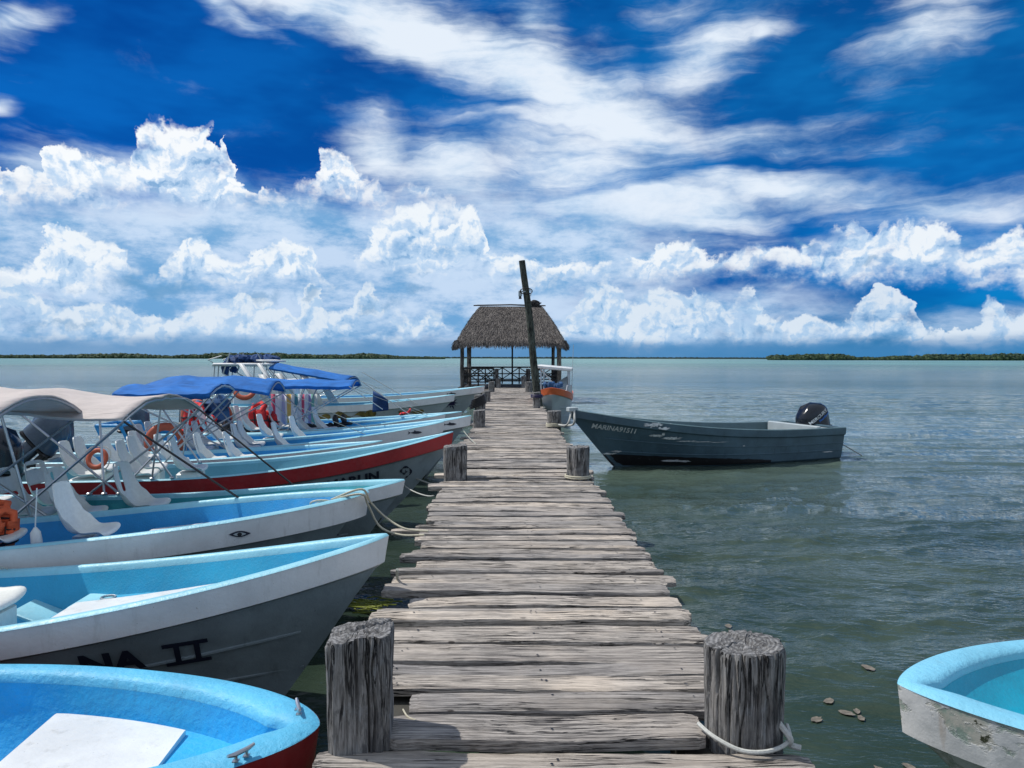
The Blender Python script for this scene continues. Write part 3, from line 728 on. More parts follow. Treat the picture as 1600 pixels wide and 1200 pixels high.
mb = MB(); mb.box((0, -.05, -.06), (5.7, HD*2+.2, .08)); mb.build('platform', 'darkwood', hut)
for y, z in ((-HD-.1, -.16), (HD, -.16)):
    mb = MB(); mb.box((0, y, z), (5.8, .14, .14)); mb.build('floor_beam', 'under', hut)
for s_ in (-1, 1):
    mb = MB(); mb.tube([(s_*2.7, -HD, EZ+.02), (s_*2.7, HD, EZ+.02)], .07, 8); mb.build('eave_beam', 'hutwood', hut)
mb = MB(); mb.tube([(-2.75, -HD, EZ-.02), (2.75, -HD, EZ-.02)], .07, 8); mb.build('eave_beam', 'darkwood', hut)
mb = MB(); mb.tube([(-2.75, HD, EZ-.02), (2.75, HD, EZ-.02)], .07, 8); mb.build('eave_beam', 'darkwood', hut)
def rail(p0, p1, nb):
    mb = MB(); p0, p1 = Vector(p0), Vector(p1); dz = Vector((0, 0, 1))
    for z, r in ((1.02, .045), (.62, .035), (.28, .035)): mb.tube([p0+dz*z, p1+dz*z], r, 6)
    for k in range(nb+1): mb.tube([p0.lerp(p1, k/nb)+dz*.0, p0.lerp(p1, k/nb)+dz*1.02], .04, 6)
    for k in range(nb):
        a, b = p0.lerp(p1, k/nb), p0.lerp(p1, (k+1)/nb)
        mb.tube([a+dz*.3, b+dz*1.0], .03, 5); mb.tube([a+dz*1.0, b+dz*.3], .03, 5)
    mb.build('railing', 'darkwood', hut)
rail((-2.6, HD, 0), (2.6, HD, 0), 5); rail((-2.6, -HD, 0), (-2.6, HD, 0), 4); rail((2.6, -HD, 0), (2.6, HD, 0), 4)
rail((-2.6, -HD, 0), (-.9, -HD, 0), 2); rail((1.5, -HD, 0), (2.6, -HD, 0), 1)
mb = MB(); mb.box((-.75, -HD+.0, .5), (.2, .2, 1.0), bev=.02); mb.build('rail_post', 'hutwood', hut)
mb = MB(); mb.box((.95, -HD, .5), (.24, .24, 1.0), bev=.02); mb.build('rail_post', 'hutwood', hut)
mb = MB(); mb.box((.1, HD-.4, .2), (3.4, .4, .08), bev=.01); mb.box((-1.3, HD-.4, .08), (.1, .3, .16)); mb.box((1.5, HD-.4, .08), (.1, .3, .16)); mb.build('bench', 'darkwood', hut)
# side platform left of the jetty, dark boards
sp = empty('side_platform', (-2.0, 38.6, DZ), 0, 'dark low plank platform on the left just before the shelter', 'platform')
mb = MB()
for k in range(7): mb.box((0, -.75+k*.25, -.04), (2.2, .22, .05), bev=.008, rnd=random.random())
mb.build('boards', 'hutwood', sp)
for a in (-.95, 0, .95):
    mb = MB(); mb.tube([(a, -.6, -1.8), (a, -.6, -.07)], .1, 8); mb.build('leg', 'darkwood', sp)
mb = MB(); mb.box((0, -.7, -.16), (2.3, .12, .16)); mb.build('beam', 'darkwood', sp)

# ------------------------------------------------------------------ boats
def clamp(x, a=0., b=1.): return max(a, min(b, x))
class Boat:
    def __init__(s, fit, L=6.6, name='fishing_boat', label='', cat='boat', group=None, band='white', hull='hullgrey', inner='cyan', rim='rimcyan', floor=None, deck='white',
                 hb=.20, rw=.055, rake=.9, rake2=.15, zf=.26, foredeck=(.35, 2.4, .24), hatch=None, panel='white', nx=56, keel=-.3, pinch=.35, wl=.80, stern_z=None, antifoul=True, strakes=True, bandtaper=0.):
        s.X, s.Y, s.a, s.B, s.zt, s.zm, s.Lb, s.p, s.q, s.Ls = fit
        s.L = L; s.rw = rw; s.hb = hb; s.zf = zf
        s.ax = Vector((math.cos(s.a), math.sin(s.a), 0)); s.no = Vector((-s.ax.y, s.ax.x, 0))
        c = Vector((s.X, s.Y, 0)) + s.ax*L/2
        s.root = empty(name, c, s.a, label, cat, group)
        g = s.g
        # rows: bow offset, half width factor, height(s), extra fineness, inset
        s.rows = [(0, 1., lambda u: g(u)-.012, 0, 0), (.015, .995, lambda u: g(u)-s.hb*.5*s.bt(u), 0, 0), (.03, .985, lambda u: g(u)-s.hb*s.bt(u), .0, 0)]
        s.low = [(rake2*.6, .975, lambda u: g(u)-s.hb*s.bt(u)-.012, .05, .012), (rake2, .955, lambda u: g(u)-s.hb*s.bt(u)-.03, .1, .02)]
        k = 6
        for i in range(1, k+1):
            f = i/k
            s.low.append((rake2+(rake-rake2)*f**.9, .955+(wl-.955)*f**1.15, (lambda f: lambda u: (g(u)-s.hb-.03)*(1-f)+.0*f)(f), .1+pinch*f, .02))
        s.low.append((rake+.22, wl*.78, lambda u: -.16, .1+pinch, .02)); s.low.append((rake+.35, 0.001, lambda u: keel, .5, 0))
        s.hull_rows = s.low
        n = nx
        def rowpts(o, wf, zf_, qa, ins, side, o2=None):
            out = []
            for i in range(n+1):
                t = (i/n)**1.7; u = o+(s.L-o)*t
                out.append(Vector((u-s.L/2, side*max(0, s.hw(u, o, qa)*wf-ins*min(1, s.hw(u, o, qa)*5)*(1 if i else 0)), zf_(u))))
            return out
        def shell(rows, name, m, parent=s.root, ang=35, strk=False):
            mb = MB()
            for side in (1, -1):
                mb.grid([rowpts(*r, side) for r in rows], flip=(side > 0))
            return mb.build(name, m, parent, ang=ang)
        s.rowpts = rowpts
        # gunwale band, hull below it
        bandrows = s.rows + [s.low[0]]
        s.band = shell(bandrows, 'gunwale_band', band, ang=25)
        s.hull = shell(s.low, 'hull', hull, ang=28)
        if strakes:
            mb = MB()
            for f0 in (.36, .66):
                for side in (1, -1):
                    rr = []
                    for i in range(4, n+1):
                        t = (i/n)**1.7; u = rake*.7+(s.L-rake*.7)*t; z = (g(u)-s.hb)*(1-f0)
                        q = s.hp(u, z, side); e = Vector((0, side, 0))
                        rr.append([q+e*-.004+Vector((0, 0, .012)), q+e*.014, q+e*.012-Vector((0, 0, .012)), q+e*-.004-Vector((0, 0, .014))])
                    mb.grid(rr)
            mb.build('strake', hull, s.root, ang=60)
        if antifoul and hull == 'lowhull':
            mb = MB()
            for side in (1, -1):
                rr = []
                for i in range(70):
                    row = []
                    for k in range(4):
                        f = k/3; zt = .055+.03*noise.noise(Vector((i*.21, s.X*3, side)))+.015*noise.noise(Vector((i*.9, s.Y, side)))
                        z = zt*(1-f)-.03*f; st = max(0, rake+.02*k); u = st+(s.L-.02-st)*(i/69)**1.5; row.append(s.hp(u, z, side)+Vector((0, side*.010, 0)))
                    rr.append(row)
                mb.grid(rr)
            mb.build('waterline_stain', 'slime', s.root)
        # gunwale cap
        mb = MB()
        for side in (1, -1):
            rw_ = rw
            A = rowpts(0, 1., lambda u: g(u)-.014, 0, -.006, side); Bq = rowpts(rw_*.25, 1., lambda u: g(u)+.004, 0, rw_*.2, side)
            Cq = rowpts(rw_*.9, 1., lambda u: g(u)+.004, 0, rw_*.8, side); Dq = rowpts(rw_*1.15, 1., lambda u: g(u)-.014, 0, rw_, side)
            Eq = rowpts(rw_*1.2, 1., lambda u: g(u)-.06, 0, rw_+.004, side)
            mb.grid([A, Bq, Cq, Dq, Eq], flip=(side < 0))
        s.rim = mb.build('gunwale_cap', rim, s.root, ang=80)
        # inner skin
        s.inr = [(rw*1.2, 1., lambda u: g(u)-.05, 0, rw+.004), (rw*1.4, .98, lambda u: g(u)-(g(u)-zf)*.35, .0, rw+.01), (.35, .93, lambda u: zf+(g(u)-zf)*.25, .1, rw+.02), (.6, .80, lambda u: zf, .25, rw+.03), (.7, 0.001, lambda u: zf-.02, .3, 0)]
        shell_rows = s.inr
        mb = MB()
        def stem(z):
            pr = None
            for o, wf, zf_, qa, ins in s.low:
                zz = zf_(o)
                if pr and pr[1] >= z >= zz: return pr[0]+(o-pr[0])*(pr[1]-z)/max(1e-6, pr[1]-zz)
                pr = (o, zz)
            return 0.
        s.stem = stem
        def fitted(r, side):
            out = []; r = (max(r[0], stem(r[2](r[0]))+.07),)+tuple(r[1:])
            for p in rowpts(*r, side):
                lim = max(0., abs(s.hp(p.x+s.L/2, p.z, 1).y)-.035) if p.z < g(p.x+s.L/2)-.07 else 9
                out.append(Vector((p.x, side*min(abs(p.y), lim), p.z)))
            return out
        for side in (1, -1): mb.grid([fitted(r, side) for r in shell_rows], flip=(side < 0))
        s.inner = mb.build('inner_shell', inner, s.root, ang=35)
        # transom
        mb = MB(); end = [rowpts(*r, 1)[-1] for r in s.rows+s.low]; vs = [Vector((p.x, p.y, p.z)) for p in end] + [Vector((p.x, -p.y, p.z)) for p in reversed(end)]
        mb.add(vs, [tuple(range(len(vs)))]); vs2 = [v+Vector((-.06, 0, 0)) for v in vs]; mb.add(vs2, [tuple(reversed(range(len(vs))))])
        tp = rowpts(0, 1., lambda u: g(u)-.006, 0, 0, 1)[-1]; mb.box((tp.x-.04, 0, tp.z-.01), (.09, tp.y*2-.02, .03))
        mb.build('transom', hull, s.root, smooth=False)
        if foredeck:
            a, b, drop = foredeck; s.fd = foredeck; mb = MB(); L_, R_ = [], []
            m_ = 24
            for i in range(m_+1):
                u = a+(b-a)*i/m_; z = g(u)-drop if drop > 0 else -drop; y = s.iw(u, z)
                L_.append(Vector((u-s.L/2, y, z))); R_.append(Vector((u-s.L/2, -y, z)))
            mb.grid([L_, [ (p+q)/2+Vector((0, 0, .012)) for p, q in zip(L_, R_)], R_], flip=True)
            mb.grid([[L_[-1], (L_[-1]+R_[-1])/2+Vector((0,0,.012)), R_[-1]], [L_[-1]-Vector((-.03, 0, .07)), (L_[-1]+R_[-1])/2-Vector((-.03, 0, .058)), R_[-1]-Vector((-.03, 0, .07))]], flip=True)
            zl = L_[-1].z; yl = s.iw(b, zf+.02)
            mb.add([L_[-1]-Vector((0, .0, .07)), R_[-1]-Vector((0, 0, .07)), Vector((b-s.L/2+.0, -yl, zf-.01)), Vector((b-s.L/2, yl, zf-.01))], [(0, 1, 2, 3)])
            mb.build('foredeck', inner, s.root, ang=30)
        if hatch:
            a, b, wf, m2 = hatch; fa, fb, drop = foredeck; mb = MB(); rows = []
            for i in range(13):
                u = a+(b-a)*i/12; z = (g(u)-drop if drop > 0 else -drop)+.026; y = min(s.iw(u, z)-.05, wf)
                rows.append([Vector((u-s.L/2, y, z-.03)), Vector((u-s.L/2, y, z)), Vector((u-s.L/2, y-.02, z+.004)), Vector((u-s.L/2, -y+.02, z+.004)), Vector((u-s.L/2, -y, z)), Vector((u-s.L/2, -y, z-.03))])
            mb.grid(rows, flip=True); 
            o = len(mb.v)-6; mb.f.append((o, o+1, o+2, o+3, o+4, o+5)); mb.r.append(0); mb.mi.append(0)
            mb.f.append((5, 4, 3, 2, 1, 0)); mb.r.append(0); mb.mi.append(0)
            mb.build('hatch', m2, s.root, ang=30)
    def bt(s, u): return 1.0
    def g(s, u): return s.zm+(s.zt-s.zm)*(1-clamp(u/s.Ls))**2
    def hw(s, u, o=0, qa=0):
        k = clamp((u-o)/(s.Lb)); k = max(0, k)
        return s.B*(1-(1-k)**s.p)**(s.q+qa)*(1-.10*clamp((u-s.L*.5)/(s.L*.5))**2)
    def hp(s, u, z, side):
        """outer hull point (boat space) at distance u from the bow and height z"""
        prev = None
        for o, wf, zf_, qa, ins in s.low:
            if u < o: y, zz = -1., zf_(o)
            else: y, zz = s.hw(u, o, qa)*wf-ins, zf_(u)
            if prev and (prev[1] >= z >= zz):
                f = (prev[1]-z)/max(1e-6, prev[1]-zz); return Vector((u-s.L/2, side*max(0, prev[0]+(y-prev[0])*f), z))
            prev = (y, zz)
        y = s.hw(u)*(.99) if z > s.g(u)-s.hb-.02 else prev[0]
        return Vector((u-s.L/2, side*y, z))
    def iw(s, u, z):
        prev = None
        for o, wf, zf_, qa, ins in s.inr:
            if u < o: y, zz = 0., zf_(u)
            else: y, zz = s.hw(u, o, qa)*wf-ins, zf_(u)
            if prev and (prev[1] >= z >= zz):
                f = (prev[1]-z)/max(1e-6, prev[1]-zz); return max(.005, min(prev[0]+(y-prev[0])*f, abs(s.hp(u, z, 1).y)-.03))
            prev = (y, zz)
        return max(.005, s.hw(u)-s.rw)
    def w(s, u, y, z):
        return s.root.matrix_basis @ Vector((u-s.L/2, y, z))
    def l(s, u, y, z): return Vector((u-s.L/2, y, z))
    def decal(s, name, polys, m, side, off=.011, band=False):
        """polys: list of (list of (u,z) points) in boat coordinates, laid on the hull side"""
        mb = MB()
        for pl in polys:
            vs = []
            for u, z in pl:
                if band:
                    q = Vector((u-s.L/2, side*(s.hw(u)*.99+.002), z))
                else: q = s.hp(u, z, side)
                vs.append(q+Vector((0, side*off, -off*.3)))
            mb.add(vs, [tuple(range(len(vs)))])
        return mb.build(name, m, s.root, smooth=False)
def text_geo(body, size, shear=0., bold=.0):
    cu = bpy.data.curves.new('t', 'FONT'); cu.body = body; cu.size = size; cu.shear = shear; cu.offset = bold; cu.fill_mode = 'BOTH'; cu.resolution_u = 3
    o = bpy.data.objects.new('t', cu); C.objects.link(o); bpy.context.view_layer.update()
    me = o.to_mesh(); vs = [tuple(v.co) for v in me.vertices]; fs = [tuple(p.vertices) for p in me.polygons]
    o.to_mesh_clear(); bpy.data.objects.remove(o); bpy.data.curves.remove(cu); return vs, fs
def hull_text(b, body, u0, z0, size, side, m, dirn, slope=0., bold=.004, band=False, jit=0., sx=1.):
    vs, fs = text_geo(body, size, bold=bold); mb = MB(); out = []
    for x, y, _ in vs:
        u = u0+dirn*x*sx; z = z0+y+slope*(x)
        if jit: z += jit*noise.noise(Vector((x*9, y*9, 1)))
        q = Vector((u-b.L/2, side*(b.hw(u)*.99+.004), z)) if band else b.hp(u, z, side)
        out.append(q+Vector((0, side*(.006 if band else .016), -.002)))
    mb.add(out, fs); return mb.build('lettering', m, b.root, smooth=False)

# moulded seats ---------------------------------------------------------
seat_cache = {}
def seat_mesh(style, k=1.):
    if style in seat_cache: return seat_cache[style]
    prof = [(.24, -.035), (.235, -.005), (.20, .010), (.12, .0), (.04, -.008), (-.05, -.004), (-.11, .012), (-.155, .05), (-.185, .10), (-.205, .16), (-.222, .22), (-.238, .28), (-.252, .34), (-.264, .395), (-.275, .45), (-.282, .485), (-.284, .50)]
    nv = 14; rows = []
    for i, (x, z) in enumerate(prof):
        t = i/(len(prof)-1); wd = .235-.01*t if t < .5 else .23-.075*((t-.5)/.5)**1.3
        if i == len(prof)-1: wd *= .84
        if i == 0: wd *= .9
        row = []
        for j in range(nv+1):
            v = (j/nv)*2-1; e = abs(v)**3.5
            dx, dz = (0, .035*e) if t < .35 else ((.075 if t < .65 else .04)*e, .012*e)
            if .3 < t < .55: dx += .05*e; dz += .03*e
            if i > len(prof)-3: dz -= .02*abs(v)**4
            row.append((x+dx, v*wd, z+dz))
        rows.append(row)
    mb = MB(); n = nv+1; vs = [p for r in rows for p in r]; fs = []
    for i in range(len(prof)-1):
        for j in range(nv):
            if style == 'slot' and 9 <= i <= 13 and j in (6, 7): continue
            if style == 'slot' and i == 14 and j in (3, 4): continue
            if style == 'bars' and i in (9, 13) and 2 <= j <= 11: continue
            fs.append((i*n+j, i*n+j+1, (i+1)*n+j+1, (i+1)*n+j))
    mb.add(vs, fs); seat_cache[style] = mb; return mb
seat_me = {}
def add_seat(b, u, y, zs, style='plain', ped='box', turn=0., sc=1.):
    """a seat bolted to the boat, facing the bow"""
    key = style
    if key not in seat_me:
        o = seat_mesh(style).build('seat', 'seat', b.root, ang=60)
        md = o.modifiers.new('thickness', 'SOLIDIFY'); md.thickness = .014; md.offset = 0
        md = o.modifiers.new('round', 'SUBSURF'); md.levels = md.render_levels = 1
        seat_me[key] = o
    else:
        o = seat_me[key].copy(); C.objects.link(o); o.parent = b.root
    o.location = b.l(u, y, zs); o.rotation_euler = (0, 0, PI+turn); o.scale = (sc, sc, sc)
    pk = 'ped_'+ped
    if pk not in seat_me:
        mb = MB()
        if ped == 'box':
            mb.box((.03, 0, -.21), (.36, .34, .34), bev=.03)
        else:
            mb.tube([(0, 0, -.06), (0, 0, -.6)], .03, 10); mb.box((0, 0, -.045), (.2, .2, .02))
        q = mb.build('pedestal', 'seat' if ped == 'box' else 'metal', o); seat_me[pk] = q
    else:
        q = seat_me[pk].copy(); C.objects.link(q); q.parent = o
    return o

# canopies ----------------------------------------------------------------
def add_canopy(b, u0, u1, ze, zc, hw, m, nh=3, slope=0., base=None, under=None, sag=.06, front_drop=.0, back_drop=.0, struts=True, tube='metal', yc=0., spread=.7, strap='black', seed=0, strap_u=1.6, valance=.10, strap_r=.011):
    """bimini: arched cloth over hoops; base = u position where the hoops meet on the gunwale"""
    ce = empty('canopy', (0, 0, 0)); ce.parent = b.root
    nu, nv = 10*(nh-1), 20; rows = []
    def pz(t, v):
        z = ze+(zc-ze)*(1-abs(v)**2.1) + slope*(t-.5)
        z -= front_drop*max(0, 1-t/.22)**1.3 + back_drop*max(0, (t-.78)/.22)**1.3
        seg = (t*(nh-1)) % 1; z -= sag*math.sin(PI*seg)*(1-.35*abs(v))
        z += .012*noise.noise(Vector((t*9, v*3, seed)))+.02*noise.noise(Vector((t*3, v*5, seed+4)))*(1-abs(v))
        return z
    for i in range(nu+1):
        t = i/nu; u = u0+(u1-u0)*t; row = []
        pinch = 1-.06*math.sin(PI*((t*(nh-1)) % 1))
        row.append(b.l(u+.01, yc-hw*pinch*1.0, pz(t, 1)-valance))
        for j in range(nv+1):
            v = j/nv*2-1; row.append(b.l(u, yc+v*hw*pinch, pz(t, v)))
        row.append(b.l(u+.01, yc+hw*pinch*1.0, pz(t, 1)-valance))
        rows.append(row)
    mb = MB(); mb.grid(rows); cl = mb.build('cloth', m, ce, solid=.012, ang=50)
    if base is None: base = (u0+u1)/2
    tb = MB()
    bases = [base-spread*.5, base+spread*.5]
    for k in range(nh):
        t = k/(nh-1); u = u0+(u1-u0)*t
        tb.tube([b.l(u, yc+v*hw*.985, pz(t, abs(v))-.03) for v in [q/8-1 for q in range(17)]], .014, 6)
        for sd in (-1, 1):
            bu = bases[0] if t > .5 else bases[1]
            if nh == 3 and k == 1: bu = base
            gy = sd*(b.hw(bu)-b.rw*.5); foot = b.l(bu, gy, b.g(bu)+.02)
            tb.tube([b.l(u, yc+sd*hw*.985, pz(t, 1)-.03), foot], .014, 6)
            tb.blob(foot, (.035, .035, .02), 4)
    tb.build('frame', tube, ce, ang=60)
    if strap:
        for sd in (-1, 1):
            st = MB(); gy = sd*(b.hw(max(.4, u0-strap_u))-b.rw*.5); st.tube([b.l(u0, yc+sd*hw*.985, pz(0, 1)-.03), b.l(max(.4, u0-strap_u), gy, b.g(u0-strap_u)+.01)], strap_r, 5); st.build('strap', strap, ce)
    return ce

# outboards ----------------------------------------------------------------
def add_outboard(b, kind='black', tilt=0., word=None, y=0., scale=1., du=.18, side=1, zoff=0.):
    ob = empty('outboard_motor', (0, 0, 0)); ob.parent = b.root
    ob.location = b.l(b.L+du, y, b.g(b.L)+.22+zoff); ob.rotation_euler = (0, -tilt, 0); ob.scale = (scale,)*3
    m = {'black': 'gloss', 'grey': 'greycowl'}[kind]
    mb = MB(); rows = []
    nz, n = 12, 28
    for i in range(nz+1):
        t = i/nz; z = -.16+.56*t
        rx = .30*(1-.10*t)*(1-max(0, (t-.55)/.45)**2.6)**.5 if t < 1 else .0; ry = .20*(1-.06*t)*(1-max(0, (t-.5)/.5)**3)**.5 if t < 1 else 0
        row = []
        for j in range(n):
            a = 2*PI*j/n; c, s_ = math.cos(a), math.sin(a); pw = .72
            X = math.copysign(abs(c)**pw, c)*rx; Y = math.copysign(abs(s_)**pw, s_)*ry
            lift = .07*t*t*math.cos((X+.06)*5) - (.08*t if X < -.15 else 0)
            row.append((X+.03*t, Y, z+lift*.8))
        rows.append(row)
    mb.grid(rows, True); mb.build('cowling', m, ob, ang=60)
    mb = MB(); mb.box((0, 0, -.20), (.56, .34, .08), bev=.03); mb.build('cowl_trim', 'black', ob)
    mb = MB(); mb.box((.02, 0, -.42), (.26, .18, .40), bev=.05); mb.box((.03, 0, -.80), (.18, .09, .50), bev=.04); mb.box((.10, 0, -1.02), (.42, .2, .025), bev=.01); mb.blob((.08, 0, -1.16), (.24, .065, .065), 8)
    mb.add([(-.02, .012, -1.18), (.14, .012, -1.18), (.06, .008, -1.36), (-.02, -.012, -1.18), (.14, -.012, -1.18), (.06, -.008, -1.36)], [(0, 1, 2), (5, 4, 3), (0, 2, 5, 3), (1, 4, 5, 2)])
    mb.build('lower_unit', m, ob, ang=50)
    mb = MB()
    for k in range(3):
        Rm = Matrix.Rotation(k*2*PI/3, 3, 'X'); mb.add([Rm @ Vector(p)+Vector((.33, 0, -1.16)) for p in [(-.03, .02, .03), (.03, .06, .04), (.05, .07, .14), (.0, 0, .17), (-.04, -.04, .12)]], [(0, 1, 2, 3, 4)])
    mb.build('propeller', 'metal', ob, solid=.008)
    mb = MB(); mb.box((-.22, 0, -.38), (.10, .22, .34), bev=.02); mb.box((-.20, 0, -.2), (.2, .12, .08), bev=.02); mb.build('clamp_bracket', 'black', ob)
    if word:
        body, size, mm, rot = word
        vs, fs = text_geo(body, size, shear=.2, bold=.003); mb = MB(); out = []
        wd = max(v[0] for v in vs); sg = -1 if side > 0 else 1
        for x, yv, _ in vs:
            xx, zz = (x-wd/2), yv-size*.35
            X = xx*math.cos(rot)-zz*math.sin(rot); Z = xx*math.sin(rot)+zz*math.cos(rot)+(.13 if rot else .05)
            t = clamp((Z+.16)/.56, 0, .999); rx = .30*(1-.10*t)*(1-max(0, (t-.55)/.45)**2.6)**.5; ry = .20*(1-.06*t)*(1-max(0, (t-.5)/.5)**3)**.5
            Xo = sg*X; q = clamp(abs(Xo-.03*t)/rx, 0, .98); Yy = ry*(1-q**(2/.72))**(.72/2)
            out.append((Xo, side*(Yy+.006), Z))
        mb.add(out, fs); mb.build('lettering', mm, ob, smooth=False)
    return ob
def cleat(b, u, y, z, rot=0., sc=1.):
    mb = MB(); Rm = Matrix.Rotation(rot, 3, 'Z')
    for d_ in (-.03, .03): mb.tube([Rm @ Vector((d_, 0, 0))*sc, Rm @ Vector((d_, 0, .03))*sc], .009*sc, 8)
    mb.tube([Rm @ Vector(p)*sc for p in ((-.075, 0, .042), (-.04, 0, .034), (.04, 0, .034), (.075, 0, .042))], [.008*sc, .012*sc, .012*sc, .008*sc], 8)
    for d_ in (-.03, .03): mb.box(Rm @ Vector((d_, 0, .002))*sc, (.03*sc, .03*sc, .005*sc))
    return mb.build('cleat', 'metal', b.root, loc=b.l(u, y, z))
def rope(name, pts, r, m, label, seg=10, sag=0., group=None):
    P = [Vector(p) for p in pts]; out = []
    for i in range(len(P)-1):
        p0 = P[max(0, i-1)]; p1 = P[i]; p2 = P[i+1]; p3 = P[min(len(P)-1, i+2)]
        for k in range(seg):
            t = k/seg; q = .5*((2*p1)+(p2-p0)*t+(2*p0-5*p1+4*p2-p3)*t*t+(3*p1-p0-3*p2+p3)*t**3)
            if sag and len(P) == 2: q.z -= sag*4*t*(1-t)
            out.append(q)
    out.append(P[-1]); mb = MB(); mb.tube(out, r, 7)
    return tag(mb.build(name, m), label, 'rope', group)

BG = 'open motor boats moored bow-in along the left of the jetty'
# ---- A : nearest, blue with red topside
A = Boat((-.87, 3.43, 3.20, .76, .745, .755, 1.9, 1.95, .60, 3.1), L=6.0, label='nearest boat at bottom left, rounded bow, rough bright blue inside, dark red side', group=BG, cat='boat',
         band='red', hull='red', inner='blueA', rim='rimA', hb=.22, rw=.125, rake=.4, rake2=.05, zf=.22, foredeck=(.15, 1.42, .19), hatch=(.70, 1.415, .50, 'white'), nx=80, wl=.85, pinch=.1, strakes=False)
mb = MB(); mb.box((0, 0, .0), (.05, .12, .012), bev=.003); mb.box((.05, 0, -.002), (.05, .08, .01), bev=.003); mb.tube([(.025, -.06, .006), (.025, .06, .006)], .008, 8)
mb.build('hinge', 'metal', A.root, loc=A.l(.72, .26, A.g(.7)-.19+.04))
for q in (at(378, 1186, .75), at(467, 1113, .75)):
    q = A.root.matrix_basis.inverted() @ q; cleat(A, q.x+A.L/2, q.y, .75, .9 if q.y > 0 else 1.9, .85)
# ---- B
B = Boat((-.834, 5.18, 3.179, .868, 1.205, .722, 3.76, 1.88, .727, 4.1), L=6.6, label='white boat with cyan inside, its name ending in A II below a wide white band', group=BG,
         band='white', hull='lowhull', inner='cyan', rim='rimcyan', hb=.185, rw=.055, rake=.78, rake2=.09, zf=.24, foredeck=(.3, 2.35, .22), hatch=(.95, 2.3, .42, 'white'), nx=90)
hull_text(B, 'NA', 1.80, .465, .20, 1, 'letter', -1, bold=.008, sx=1.15)
sf = []
for uu in (1.28, 1.17): sf += [[(uu-.016, .475), (uu+.016, .475), (uu+.010, .615), (uu-.022, .615)]]
sf += [[(1.10, .605), (1.10, .635), (1.35, .625), (1.35, .595)], [(1.10, .465), (1.10, .492), (1.35, .482), (1.35, .455)]]
B.decal('lettering', sf, 'letter', 1, .022)
mb = MB(); mb.box((0, 0, 0), (.26, .34, .035), bev=.01); mb.box((.30, 0, -.12), (.5, .30, .03), rot=Matrix.Rotation(R(-22), 3, 'Y'), bev=.008); mb.build('thwart', 'rimcyan', B.root, loc=B.l(2.2, -.48, .60))
mb = MB(); mb.tube([(.05*math.cos(t), .05*math.sin(t), 0) for t in [k*PI/6 for k in range(13)]], .007, 6); mb.build('ring', 'metal', B.root, loc=B.l(2.13, -.52, .625))
add_seat(B, 2.78, .0, .76, 'plain', 'box')
add_seat(B, 4.1, .35, .76, 'plain', 'box')
# ---- C
Cb = Boat((-1.295, 6.95, 3.23, .70, 1.189, .70, 1.95, 1.9, .62, 7.5), L=6.8, label='white boat with an eye painted on its band, mottled blue inside, third from the front', group=BG,
         band='white', hull='lowhull', inner='blue', rim='rimcyan', hb=.215, rw=.05, rake=.8, rake2=.2, zf=.24, foredeck=(.3, 2.1, .20), hatch=(1.05, 2.05, .42, 'white'), nx=80)
# ---- C2
C2 = Boat((-1.124, 8.05, 3.11, .67, 1.12, .80, 1.55, 2.07, .90, 4.05), L=6.8, label='teal lined boat with blunt white bow and dark feathered mural beside the red banded boat', group=BG,
         band='white', hull='lowhull', inner='teal', rim='rimcyan', hb=.15, rw=.05, rake=.75, rake2=.1, zf=.24, foredeck=(.3, 1.9, .20), nx=70)
# ---- D
D = Boat((-.864, 11.344, 3.304, .773, 1.312, .80, 3.23, 1.946, .95, 4.2), L=6.05, label='boat with a dark red band, the name MARLIN and a spiral on its grey side', group=BG,
         band='red', hull='lowhull', inner='paleteal', rim='rimcyan', hb=.20, rw=.045, rake=1.05, rake2=.06, zf=.26, foredeck=(.3, 2.0, .22), nx=70)
# ---- E0, E1, E2
E0 = Boat((-2.15, 12.75, 3.24, .63, 1.02, .78, 2.6, 1.95, .85, 4.5), L=5.2, label='blue lined boat set back behind the red banded boat, its bow hidden', group=BG, inner='blue', hb=.18, hull='lowhull', nx=50)
E1 = Boat((-1.25, 14.2, 3.25, .72, 1.22, .79, 3.065, 1.96, .95, 5.3), L=6.7, label='white boat with a dark fish on the band, nearer of the two fish marked boats', group=BG, inner='blue', rim='rimcyan', hb=.20, rake=.9, hull='lowhull', nx=50)
E2 = Boat((-.81, 15.35, 3.16, .70, 1.25, .80, 3.0, 1.96, .95, 5.3), L=6.7, label='white boat with a fish mark whose bow reaches furthest to the third post', group=BG, inner='blue', hb=.20, hull='lowhull', nx=50)
F1 = Boat((-1.48, 17.1, 3.22, .78, 1.15, .80, 2.3, 2.05, .93, 5.3), L=6.5, label='white boat with bright blue inside, a row of white seats and the long blue canopy', group=BG, inner='blue', hb=.17, hull='lowhull', nx=50)
F2 = Boat((-1.21, 18.6, 3.20, .75, 1.10, .82, 3.0, 2.0, .95, 5.3), L=6.3, label='boat bow showing just behind the bright blue lined boat at the third post', group=BG, inner='blue', band='hullgrey', hb=.18, hull='lowhull', nx=50)
G = Boat((-1.845, 24.821, 3.12, .85, 1.22, .86, 3.12, 1.99, .98, 5.3), L=8.2, label='large pale boat with ochre creature murals on its side and a white arch', group=BG, inner='cyan', band='white', hull='hullgrey', hb=.22, nx=50, rake=1.1)
G2 = Boat((-1.03, 29.0, 3.16, .95, 1.34, .92, 3.0, 1.985, .98, 6.4), L=10., label='farthest long boat on the left with a white hard top and folded navy canvas', group=BG, inner='blue', band='white', hull='hullgrey', hb=.24, nx=50, rake=1.1)

